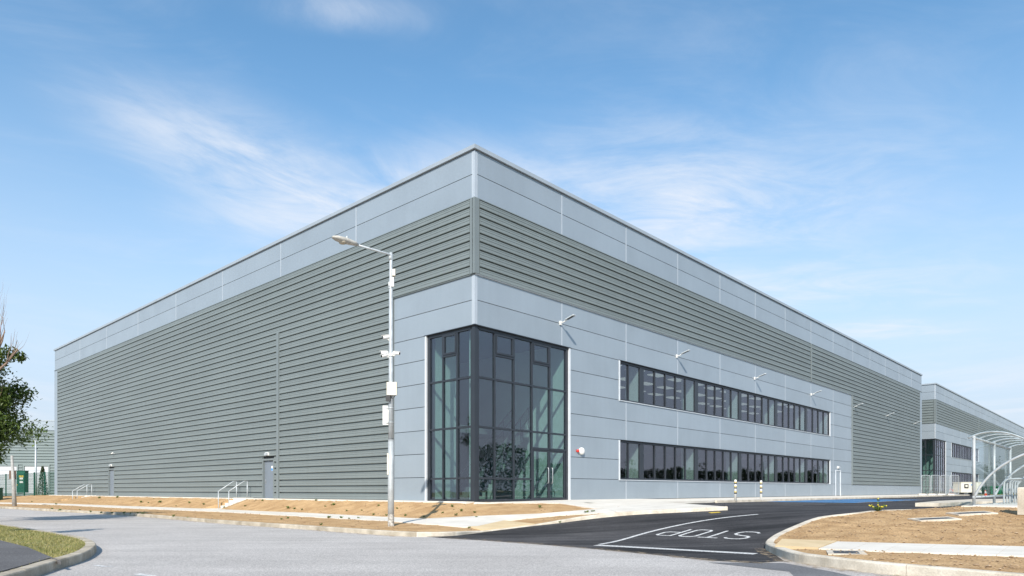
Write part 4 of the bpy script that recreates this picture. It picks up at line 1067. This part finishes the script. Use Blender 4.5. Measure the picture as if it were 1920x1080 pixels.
# ------------------------------------------------------------------ bollards
def bollards():
    for x, y, lb_ in ((1379, 938.3, 'yellow banded white bollard on the pavement, nearer the entrance'), (1427, 936.8, 'yellow banded white bollard on the pavement, farther from the entrance')):
        b = P(x, y, -.03); t = thing('bollard', lb_, 'bollard', b, 'bollards in front of the office wall')
        mb = MB(); mb.lathe((0, 0, 0), [(.06, -.05), (.06, .98), (.05, 1.02), (.02, 1.035)], 16); mb.build('post', 'white_plastic', t, True)
        for z in (.42, .68, .90):
            mb = MB(); mb.lathe((0, 0, z), [(.063, -.024), (.063, .024)], 16); mb.build('band', 'yellow_paint', t, True)
            mb = MB(); mb.lathe((0, 0, z-.065), [(.0625, -.03), (.0625, .03)], 16); mb.build('band', 'black_plastic', t, True)
bollards()

# ------------------------------------------------------------------ cycle shelter and hoops
def shelter():
    p1 = Vector((13.26, 19.78, 0)); E_ = Vector((RD.y, -RD.x, 0)); sp = 3.55
    r = thing('cycle_shelter', 'curved clear roofed cycle shelter on galvanised posts at right', 'shelter', p1)
    arc = [(-.14, 1.98), (.1, 2.08), (.4, 2.125), (.75, 2.08), (1.1, 1.93), (1.5, 1.66), (1.85, 1.30), (2.08, .95)]
    brace = [(.02, .30), (.14, .55), (.35, .86), (.62, 1.13), (.92, 1.34), (1.25, 1.5), (1.55, 1.58)]
    for k in range(3):
        q = RD*(sp*k)
        mb = MB(); mb.tube([q+Vector((0, 0, -.02)), q+Vector((0, 0, 2.03))], .042, 10); po = mb.build('post', 'galv', r, True)
        mb = MB(); mb.box(q+Vector((0, 0, .04)), .1, .1, .012); mb.build('base_plate', 'galv', po)
        mb = MB(); mb.tube(smooth_line([q+E_*w+Vector((0, 0, z)) for w, z in arc], 4), .026, 8); mb.build('roof_rib', 'galv_light', r, True)
        mb = MB(); mb.tube(smooth_line([q+E_*w+Vector((0, 0, z)) for w, z in brace], 4), .032, 8); mb.build('brace', 'galv_light', r, True)
        if k < 2:
            for f in (.33, .67):
                mb = MB(); mb.tube(smooth_line([q+RD*(sp*f)+E_*w+Vector((0, 0, z)) for w, z in arc], 3), .018, 6); mb.build('roof_rib', 'galv_light', r, True)
    mb = MB()
    for z in (.28, 1.98): mb.tube([RD*-.05+Vector((0, 0, z)), RD*(2*sp+.05)+Vector((0, 0, z))], .03, 8)
    mb.build('back_rail', 'galv_light', r, True)
    mb = MB(); mb.tube([E_*2.08+Vector((0, 0, .95)), E_*2.08+RD*2*sp+Vector((0, 0, .95))], .03, 8); mb.build('front_rail', 'galv_light', r, True)
    fine = smooth_line([E_*w+Vector((0, 0, z+.045)) for w, z in arc], 4)
    for k in range(2):
        vs = []
        for p in fine:
            for t in (-.12 if k == 0 else sp+.012, sp-.012 if k == 0 else 2*sp+.12): vs += [p+RD*t, p+RD*t+Vector((0, 0, .008))]
        fs = []
        for i in range(len(fine)-1):
            a = i*4; fs += [[a, a+2, a+6, a+4], [a+1, a+5, a+7, a+3], [a, a+4, a+5, a+1], [a+2, a+3, a+7, a+6]]
        fs += [[0, 1, 3, 2], [a+4, a+6, a+7, a+5]]
        mesh_obj('roof_sheet', vs, fs, 'clear_sheet', r, True)
        mb = MB(); mb.box(RD*(sp*(k+.5))+E_*-.06+Vector((0, 0, 1.13)), sp/2-.02, .004, .80, (RD, E_, Vector((0, 0, 1)))); mb.build('back_sheet', 'clear_sheet', r)
    h0 = Vector((17.0, 24.0, 0))+E_*.4-RD*2.3
    mb = MB(); pts = [Vector((0, 0, -.05)), Vector((0, 0, .62)), E_*.05+Vector((0, 0, .75)), E_*.17+Vector((0, 0, .80)), E_*.63+Vector((0, 0, .80)), E_*.75+Vector((0, 0, .75)), E_*.8+Vector((0, 0, .62)), E_*.8+Vector((0, 0, -.05))]
    mb.tube(smooth_line(pts, 4), .026, 8)
    hoop = mb.build('cycle_hoop', 'galv', None, True)
    ordn = ['nearest', 'second nearest', 'third nearest', 'fourth nearest', 'second farthest', 'farthest']
    for k in range(6):
        o = hoop if k == 0 else hoop.copy()
        if k: COL.objects.link(o)
        o.location = h0+RD*(k*.62)+Vector((0, 0, .03)); tag(o, ordn[k]+' galvanised cycle hoop in the row under the shelter', 'cycle hoop', 'cycle hoops under the shelter')
shelter()
def block():
    c = Vector((12.95, 17.15, -.04)); mb = MB(); e = Vector((.8, .6, 0)); f = Vector((-.6, .8, 0)); u_ = Vector((0, 0, 1))
    vs = []
    for z, w in ((-.1, .24), (.56, .24), (.585, .215)):
        for a, b in ((-1, -1), (1, -1), (1, 1), (-1, 1)): vs.append(e*(a*w)+f*(b*w)+u_*z)
    mb.add(vs, [[3, 2, 1, 0], [8, 9, 10, 11]]+[[4*k+j, 4*k+(j+1) % 4, 4*k+4+(j+1) % 4, 4*k+4+j] for k in range(2) for j in range(4)])
    o = mb.build('concrete_block', 'kerb_new'); o.location = c; tag(o, 'square pale concrete block standing in soil at the right edge', 'block')
block()

# ------------------------------------------------------------------ site clutter by the far warehouse
def clutter():
    c = P(1802, 927.2, 0); e = Vector((1, .12, 0)).normalized(); f = Vector((-e.y, e.x, 0)); u_ = Vector((0, 0, 1)); ax = (e, f, u_)
    k = c.y/FPX; w = 43*k
    g_ = thing('generator', 'cream site generator on skids in front of the far warehouse', 'generator', c)
    mb = MB(); mb.box(e*(w/2)+f*.6+u_*.80, w/2, .6, .56, ax); b = mb.build('housing', 'cream_paint', g_)
    mb = MB(); mb.box(e*(w/2)+f*.6+u_*1.39, w/2+.04, .64, .03, ax); mb.build('lid', 'cream_paint', g_)
    mb = MB(); mb.box(e*(w*.25)+f*-.01+u_*.95, .26, .012, .24, ax); mb.build('control_panel', 'black_plastic', b)
    mb = MB(); mb.box(e*(w*.25)+f*-.03+u_*.97, .14, .01, .12, ax); mb.build('panel_window', 'cream_paint', b)
    mb = MB(); mb.box(e*(w*.5)+f*-.01+u_*1.1, .09, .012, .06, ax); mb.box(e*(w*.58)+f*-.01+u_*1.1, .05, .012, .09, ax); mb.box(e*(w*.66)+f*-.01+u_*1.1, .07, .012, .07, ax); mb.build('blue_lettering', 'blue_paint', b)
    mb = MB()
    for q in (.2, .8): mb.box(e*(w*q)+f*.6+u_*.11, .14, .62, .11, ax)
    mb.build('skid', 'iron', g_)
    mb = MB(); mb.tube([e*(w*.85)+f*.8+u_*1.4, e*(w*.85)+f*.8+u_*1.62], .05, 8); mb.build('exhaust', 'iron', g_)
    c2 = P(1856, 927.8, 0); k2 = c2.y/FPX; s = thing('skip', 'green metal skip behind the cycle shelter', 'skip', c2)
    w = 30*k2; h = 16*k2; vs = []
    for z, d, inset in ((.05, 1.2, .25), (h, 1.5, 0)):
        vs += [e*inset+f*(.15 if z < .1 else 0)+u_*z, e*(w-inset)+f*(.15 if z < .1 else 0)+u_*z, e*(w-inset)+f*d+u_*z, e*inset+f*d+u_*z]
    mesh_obj('body', vs, [[3, 2, 1, 0], [0, 1, 5, 4], [1, 2, 6, 5], [2, 3, 7, 6], [3, 0, 4, 7], [4, 5, 6, 7]], 'green_paint', s)
    mb = MB()
    for q in (.12, .37, .62, .88): mb.box(e*(w*q)+f*.04+u_*(h*.5), .05, .07, h*.45, ax)
    mb.box(e*(w/2)+f*-.02+u_*(h-.04), w/2+.03, .05, .05, ax); mb.build('rib', 'green_paint', s)
    mb = MB(); mb.box(e*(w*.48)+f*-.03+u_*(h*.62), .25, .012, .09, ax); mb.build('name_plate', 'white_plastic', s)
    for x, y, hh, lb_ in ((1782, 929, .95, 'orange and white traffic cone by the far entrance'), (1787, 929, .75, 'shorter orange traffic cone by the far entrance'), (1848, 930, .75, 'orange traffic cone left of the green skip'), (1853.5, 930, .75, 'orange traffic cone touching the green skip on its left')):
        cc = P(x, y, -.13); t = thing('traffic_cone', lb_, 'traffic cone', cc, 'traffic cones by the far warehouse')
        mb = MB(); mb.box((0, 0, .03), .2, .2, .03); mb.build('base', 'orange_plastic', t)
        mb = MB(); mb.lathe((0, 0, .06), [(.15, 0), (.11, hh*.3), (.075, hh*.6), (.03, hh-.06)], 12); cn = mb.build('cone', 'orange_plastic', t, True)
        mb = MB(); mb.lathe((0, 0, .06), [(.114, hh*.3), (.08, hh*.58)], 12); mb.build('sleeve', 'white_plastic', cn, True)
    # temporary mesh fence panels
    a = P(1728, 928.3, 0); b = P(1800, 928.3, 0); n = 4; d = (b-a)/n
    labs = ['temporary mesh fence panel nearest the big warehouse', 'temporary mesh fence panel in front of the far glazed corner', 'temporary mesh fence panel beside the far entrance door', 'temporary mesh fence panel next to the generator']
    for k_ in range(n):
        o = a+d*k_; t = thing('fence_panel', labs[k_], 'fence', o, 'temporary fence panels by the far warehouse'); dd = d.normalized(); L_ = d.length-.12
        mb = MB(); mb.tube(smooth_line([u_*.1, u_*1.75, dd*.12+u_*1.95, dd*(L_-.12)+u_*1.95, dd*L_+u_*1.75, dd*L_+u_*.1], 3)+[u_*.1], .03, 6); mb.build('frame', 'galv_light', t, True)
        mb = MB()
        for i in range(1, 16): mb.box(dd*(L_*i/16)+u_*1.0, .004, .004, .9)
        for i in range(1, 7): mb.box(dd*(L_/2)+u_*(.1+i*.27), L_/2, .004, .004, (dd, Vector((-dd.y, dd.x, 0)), u_))
        mb.build('wire_mesh', 'galv', t)
        mb = MB(); mb.box(u_*.07, .32, .11, .07); mb.build('foot_block', 'concrete', t)
clutter()

# ------------------------------------------------------------------ left background: depot, fence, pole, shrub
def depot():
    a = Vector((-92, 98, 0)); b = Vector((-50, 103, 0)); d = (b-a).normalized(); n = Vector((d.y, -d.x, 0))
    F = Fac(a, d, n); L_ = (b-a).length; k = 100/FPX; H = EYE+131*k; ZF = EYE+113.5*k
    B = thing('depot_building', 'low grey ribbed depot behind the green fence at left', 'building', a)
    mb = MB(); F.addbox(mb, 0, L_, -25, -.05, -.3, H-.05); mb.build('wall_core', 'far_wall', B)
    F.box('fascia', 0, L_, -.04, .05, ZF, H, 'far_fascia', B); F.box('coping', 0, L_, -.3, .09, H+.003, H+.16, 'coping', B)
    def T_(px): # wall coordinate of photo column
        m_ = (px-960)/FPX; return (m_*a.y-a.x)/(d.x-m_*d.y)
    doors = [(T_(46), T_(91)), (T_(-14), T_(32))]
    z = .05; hd = EYE+46*k
    while z < ZF-.2:
        segs = [(0, L_)]
        if z < hd+.1:
            for h0, h1 in doors: segs = [q for s0, s1 in segs for q in ((s0, min(s1, h0-.25)), (max(s0, h1+.25), s1)) if q[1]-q[0] > .1]
        for s0, s1 in segs:
            vs = []
            for t in (s0, s1): vs += [F.pt(t, -.04, z), F.pt(t, .07, z+.02), F.pt(t, .07, z+.26), F.pt(t, -.04, z+.31)]
            mesh_obj('cladding_rib', vs, [[0, 1, 5, 4], [1, 2, 6, 5], [2, 3, 7, 6], [0, 4, 7, 3], [0, 3, 2, 1], [4, 5, 6, 7]], 'far_wall', B)
        z += .415
    for h0, h1 in doors:
        mb = MB(); F.addbox(mb, h0-.2, h0, -.05, .10, 0, hd+.2); F.addbox(mb, h1, h1+.2, -.05, .10, 0, hd+.2); F.addbox(mb, h0, h1, -.05, .10, hd, hd+.2)
        D = mb.build('door_frame', 'far_wall', B)
        for k_ in range(6): F.box('shutter_panel', h0+.01, h1-.01, -.05, -.02, .05+k_*hd/6, .03+(k_+1)*hd/6, 'shutter', D)
    localise(B)
depot()
def fence():
    a = Vector((-60.5, 81, -.1)); b = Vector((-46.35, 70, -.02)); u_ = Vector((0, 0, 1)); n = 6; d = (b-a)/n; dd = d.normalized(); nn = Vector((-dd.y, dd.x, 0))
    r = thing('mesh_fence', 'dark green welded mesh fence with posts at the left', 'fence', a)
    for k in range(n+1):
        q = d*k; mb = MB(); mb.box(q+u_*1.2, .05, .05, 1.25, (dd, nn, u_)); mb.build('post', 'green_fence', r)
        if k < n:
            mb = MB()
            for i in range(1, 26): mb.box(q+d*(i/26)+u_*1.2, .006, .006, 1.2, (dd, nn, u_))
            for i in range(9): mb.box(q+d*.5+u_*(.1+i*.28), d.length/2-.03, .007, .006, (dd, nn, u_))
            mb.build('mesh_panel', 'green_fence', r)
    # return leg up to the warehouse corner
    q = d*n; e = Vector((.55, .84, 0))
    for k in range(1, 3):
        mb = MB(); mb.box(q+e*(1.3*k)+u_*1.25, .07, .07, 1.3); mb.build('post', 'green_fence', r)
    mb = MB()
    for i in range(1, 22): mb.box(q+e*(.125*i)+u_*1.2, .007, .007, 1.2)
    for i in range(9): mb.box(q+e*1.3+u_*(.1+i*.28), 1.3, .007, .006, (e, Vector((-e.y, e.x, 0)), u_))
    mb.build('mesh_panel', 'green_fence', r)
    # equipment cabinet with warning labels seen through the mesh
    c = P(31, 930, -.05); c = c*(84/c.y); c.z = -.1; k = c.y/FPX; t = thing('equipment_cabinet', 'green cabinet with yellow and white warning labels behind the fence', 'cabinet', c)
    c_ = 1.2
    mb = MB(); mb.box((8*k, .3, 20*k+.3), 8*k, .3, 20*k); bd = mb.build('body', 'green_fence', t)
    mb = MB(); mb.box((8*k, .3, 40*k+.34), 8.6*k, .34, .04); mb.build('lid', 'green_fence', t)
    mb = MB(); mb.box((9*k, -.012, 35*k), 4.2*k, .01, 1.7*k); mb.build('yellow_label', 'yellow_paint', bd)
    for z in (31, 24.5):
        mb = MB(); mb.box((9*k, -.012, z*k), 3.2*k, .01, 1.8*k); mb.build('white_label', 'white_plastic', bd)
    for x in (1.5, 15):
        mb = MB(); mb.box((x*k, -.02, 19*k), .9*k, .015, .9*k); mb.build('reflector', 'yellow_paint', bd)
    c = P(67, 931, -.05); c = c*(85/c.y); c.z = -.1; k = c.y/FPX
    p = thing('flood_pole', 'slender pale lighting pole in front of the depot', 'pole', c)
    h = EYE+(HY-826)*k+.1
    mb = MB(); mb.lathe((0, 0, 0), [(.13, 0), (.12, h*.4), (.085, h)], 12); mb.build('pole', 'galv_light', p, True)
    mb = MB(); mb.box((0, 0, h+.05), .22, .12, .05); mb.build('lamp_head', 'galv', p)
    # leaning post with notice board
    bse = S1.at(27.5, 949); k = bse.y/FPX
    q = thing('leaning_post', 'leaning grey post in the verge with a brown board behind it', 'post', bse)
    top = Vector((-11*k, .3, 95*k)); mb = MB(); mb.tube([Vector((0, 0, -.1)), top*.5, top], [4.0*k, 3.0*k, 2.3*k], 10); mb.build('post', 'post_grey', q, True)
    mb = MB(); mb.box(top*.62+Vector((-2.5*k, .1, 0)), 6.2*k, .03, 8*k); mb.build('notice_board', 'brown_board', q)
    c = S1.at(-6, 938); k = c.y/FPX; mb = MB(); mb.box((0, 0, .5), .35, .3, .6); mb.box((0, 0, 1.12), .4, .34, .03)
    t = thing('utility_box', 'small green utility box on the bank at the left edge', 'cabinet', c); mb.build('body', 'green_fence', t)
    mb = MB(); mb.box((.0, -.31, .5), .30, .008, .5); mb.build('door', 'green_paint', t)
fence()

# ------------------------------------------------------------------ vegetation
def leaf_mesh(name, pts, size, m, parent, aspect=.55):
    vs = []; fs = []
    for p in pts:
        s = size*rnd.uniform(.6, 1.25)
        R_ = Matrix.Rotation(rnd.uniform(0, 6.28), 3, 'Z') @ Matrix.Rotation(rnd.gauss(.5, .5), 3, 'X') @ Matrix.Rotation(rnd.uniform(-.6, .6), 3, 'Y')
        k = len(vs)
        for q in ((0, -.5, 0), (aspect/2, -.05, .08), (0, .55, -.06), (-aspect/2, -.05, .08)): vs.append(p+R_ @ (Vector(q)*s))
        fs += [[k, k+1, k+2], [k, k+2, k+3]]
    me = bpy.data.meshes.new(name); me.from_pydata([tuple(v) for v in vs], [], fs); me.materials.append(MAT[m])
    o = bpy.data.objects.new(name, me); COL.objects.link(o); o.parent = parent
    return o
def branch(mb, p, d, L_, r, depth, tips, spread=.6, upb=.25):
    n = 4; pts = [p]; rad = [r]; q = p.copy()
    for i in range(n):
        d = (d+Vector((rnd.gauss(0, .13), rnd.gauss(0, .13), rnd.gauss(upb*.3, .08)))).normalized(); q = q+d*(L_/n); pts.append(q.copy()); rad.append(r*(1-.17*(i+1)))
    mb.tube(pts, rad, 6 if r > .03 else 4); tips.append((pts[-1], depth)); tips += [(x, depth) for x in pts[2:]] if depth <= 1 else []
    if depth == 0: return
    for _ in range(3 if depth > 1 else 3):
        i = rnd.choice((2, 3, 4)); ang = rnd.uniform(0, 2*PI)
        side = d.orthogonal().normalized(); side = Matrix.Rotation(ang, 3, d) @ side
        branch(mb, pts[i], (d+side*spread*rnd.uniform(.7, 1.3)+Vector((0, 0, upb))).normalized(), L_*rnd.uniform(.55, .75), rad[i]*.6, depth-1, tips, spread, upb)
def street_tree():
    b = Vector((-20.85, 26.2, -.6)); t = thing('street_tree', 'leafy street tree with bare dead branches at its top, left edge', 'tree', b)
    mb = MB(); mb.tube([Vector((0, 0, -.1)), Vector((.02, 0, 1.2)), Vector((.08, .05, 2.6)), Vector((.05, .02, 4.1)), Vector((.1, .05, 5.3))], [.13, .11, .09, .07, .04], 10); tips = []
    for k in range(15):
        z = 2.1+k*.21; a = k*2.4
        branch(mb, Vector((.06, .03, z)), Vector((math.cos(a), math.sin(a), .35)).normalized(), 1.3-.03*k, .035, 2, tips, .7, .12)
    mb.build('trunk', 'bark', t, True)
    pts = []
    for p, d in tips:
        if p.z > 5.9 or p.z < 1.8: continue
        for _ in range(16 if d < 2 else 8): pts.append(p+Vector((rnd.gauss(0, .17), rnd.gauss(0, .17), rnd.gauss(-.04, .16))))
    clumps = [(1.0, -.2, 3.85, .6), (.75, -.3, 4.7, .6), (1.25, -.2, 3.1, .5), (.45, -.4, 5.25, .5), (1.0, -.3, 2.5, .55), (1.35, -.2, 2.75, .5), (1.5, 0, 3.2, .42), (.9, -.4, 3.5, .55), (.9, -.2, 4.2, .55), (1.3, -.3, 4.75, .42), (.7, -.1, 5.2, .5), (1.75, -.2, 5.0, .28), (2.15, -.2, 4.9, .18), (.4, -.5, 4.6, .6), (.5, -.5, 3.0, .6), (.6, -.3, 2.2, .4), (0, -.5, 5.0, .6), (1.1, 0, 2.15, .35), (-.4, 0, 3.6, .9), (-.3, 0, 2.6, .7), (1.55, -.2, 3.65, .25), (1.5, -.1, 4.05, .25)]
    for x, y, z, r in clumps:
        z += .28*(z > 3.4)+.25*(z > 4.4)
        for _ in range(int(1500*r**2)+90):
            q = Vector((rnd.gauss(0, 1), rnd.gauss(0, 1), rnd.gauss(0, .9)))
            q = q.normalized()*r*min(1.25, abs(rnd.gauss(.75, .28))); pts.append(Vector((x, y, z))+q)
    leaf_mesh('crown', pts, .135, 'leaf', t)
    mb = MB(); tp = []
    for x, z, dx, dz, L_ in ((.55, 5.3, .05, 1.6, 1.75), (.95, 5.2, .2, 1.5, 1.6), (1.25, 5.1, .40, 1.35, 1.5), (1.35, 4.9, .6, 1.2, 1.5), (1.5, 4.7, .9, .8, 1.3), (.3, 5.4, -.05, 1.7, 1.6), (.8, 5.0, .5, 1.5, 1.7), (1.5, 5.0, .75, 1.0, 1.3), (1.1, 3.2, .8, .75, .75), (.3, 2.5, .9, .9, 1.3), (.2, 2.4, .3, 1.2, 1.2)):
        branch(mb, Vector((x, -.75 if L_ != .75 else -.3, z)), Vector((dx, rnd.uniform(-.15, .15), dz)).normalized(), L_, .05, 2, tp, .42, .42)
    mb.build('dead_branches', 'dead_bark', t, True)
    t.scale = (1.08, 1.08, 1.12)
street_tree()
def slim_tree():
    b = Vector((-14.1, 15.9, -.6)); t = thing('young_tree', 'slim young tree just outside the left edge, seen by its shadow on the road', 'tree', b)
    mb = MB(); mb.tube([Vector((0, 0, -.1)), Vector((0, 0, 2)), Vector((.05, 0, 4.4))], [.05, .04, .015], 8); tips = []
    for k in range(12): branch(mb, Vector((0, 0, 2.0+k*.17)), Vector((math.cos(k*2.4), math.sin(k*2.4), .9)).normalized(), .45-.015*k, .012, 1, tips, .5, .3)
    mb.build('trunk', 'bark', t, True)
    leaf_mesh('crown', [p+Vector((rnd.gauss(0, .10), rnd.gauss(0, .10), rnd.gauss(0, .12))) for p, d in tips for _ in range(10)], .12, 'leaf', t)
slim_tree()
def shrub():
    c = P(80, 930, -.05); c = c*(76/c.y); c.z = -.1; t = thing('columnar_shrub', 'narrow conical shrub growing behind the green fence', 'shrub', c)
    mb = MB(); mb.tube([Vector((0, 0, 0)), Vector((.03, 0, 3.3))], [.05, .015], 6); mb.build('stem', 'bark', t)
    pts = []
    for _ in range(1500):
        z = rnd.uniform(.1, 3.2); r = .62*(1-z/3.5)**.8*rnd.uniform(.2, 1)**.5; a = rnd.uniform(0, 6.28); pts.append(Vector((r*math.cos(a), r*math.sin(a), z)))
    leaf_mesh('foliage', pts, .16, 'leaf_shrub', t)
shrub()
def hedgerow():
    """the overgrown boundary hedge off to the right that the windows look out on (mirrored in their glass)"""
    line = resample([Vector((60, -30, 0)), Vector((68, 20, 0)), Vector((76, 60, 0)), Vector((93, 98, 0)), Vector((112, 128, 0))], 500)
    pts = []
    for i, p in enumerate(line):
        tall = 3.6*math.exp(-((p.y-33)/9)**2)
        h = 3.9+tall+1.1*noise.noise(Vector((i*.045, 1, 0)))+.8*noise.noise(Vector((i*.16, 4, 0)))+.5*noise.noise(Vector((i*.45, 7, 0)))
        if i % 41 == 7: h += 1.6
        for _ in range(170):
            z = h*rnd.uniform(0, 1)**.8; pts.append(Vector((p.x+rnd.gauss(0, .9)*(1.1-.5*z/h), p.y+rnd.gauss(0, .4), z-.3)))
    o = leaf_mesh('hedgerow', pts, .32, 'leaf_hedge', None, .8)
    tag(o, 'dark overgrown boundary hedge mirrored in the lower windows', 'hedge', kind='stuff')
hedgerow()
def weeds():
    protos = []
    for k in range(4):
        vs = []; fs = []
        for i in range(14+4*k):
            a = rnd.uniform(0, 6.28); le = rnd.uniform(.05, .13); w = rnd.uniform(.018, .035); h = rnd.uniform(.02, .13); n = len(vs)
            d = Vector((math.cos(a), math.sin(a), 0)); s = Vector((-d.y, d.x, 0)); b = d*rnd.uniform(0, .05)
            vs += [b, b+d*le*.5+s*w+Vector((0, 0, h)), b+d*le+Vector((0, 0, h*.7)), b+d*le*.5-s*w+Vector((0, 0, h))]; fs.append([n, n+1, n+2, n+3])
        me = bpy.data.meshes.new('weed'); me.from_pydata([tuple(v) for v in vs], [], fs); me.materials.append(MAT['leaf_weed']); protos.append(me)
    px = [(480, 938), (492, 939), (540, 953), (552, 954), (566, 956), (592, 938.5), (650, 958), (678, 957), (540, 972), (528, 974), (602, 984), (617, 971), (640, 972), (655, 973), (672, 972), (795, 969), (725, 967), (760, 967), (890, 961), (893, 970), (880, 991), (865, 958), (830, 962), (300, 942), (330, 949), (355, 943), (382, 946), (265, 942), (278, 943), (288, 935), (220, 933), (186, 934), (60, 941), (105, 946), (98, 955), (112, 957), (150, 957), (170, 960), (190, 962), (210, 962), (232, 963), (245, 963), (258, 963), (268, 964), (325, 969), (352, 971), (420, 952), (460, 949), (1012, 952), (1050, 980), (1100, 962), (1112, 960), (700, 966), (745, 954), (610, 950), (625, 947), (710, 949), (848, 950), (855, 966)]
    for i, (x, y) in enumerate(px):
        q = S1.at(x, y); o = bpy.data.objects.new('weed', protos[i % 4]); COL.objects.link(o); s = rnd.uniform(.45, 1.0)*(.65+.011*q.y)
        o.location = q-Vector((0, 0, .01)); o.scale = (s, s, s); o.rotation_euler.z = rnd.uniform(0, 6.28)
        tag(o, 'small green weed sprouting from the bare soil of the bank', 'weed', 'weeds on the soil bank')
    # the flowering clump at the edge of the right island
    c = S2.at(1646, 959); t = thing('flowering_weed', 'yellow flowered weed at the kerb of the right island', 'weed', c)
    mb = MB(); heads = []
    for k in range(11):
        a = k*2.4; L_ = rnd.uniform(.12, .25); e = Vector((math.cos(a)*L_*1.0, math.sin(a)*L_*1.0, L_*.5+.05)); mb.tube([Vector((0, 0, -.02)), e*.5+Vector((0, 0, .04)), e], .005, 4); heads.append(e)
    mb.tube([Vector((0, 0, 0)), Vector((.01, 0, .34))], .006, 4); heads.append(Vector((.01, 0, .34)))
    mb.build('stem', 'leaf_weed', t)
    leaf_mesh('leaves', [e*rnd.uniform(.1, .9)+Vector((rnd.gauss(0, .015), rnd.gauss(0, .015), .02)) for e in heads for _ in range(7)], .09, 'leaf_weed', t)
    mb = MB()
    for e in heads: mb.lathe(e, [(.004, -.01), (.018, .0), (.014, .018), (.004, .022)], 7)
    mb.build('flower', 'flower', t)
weeds()
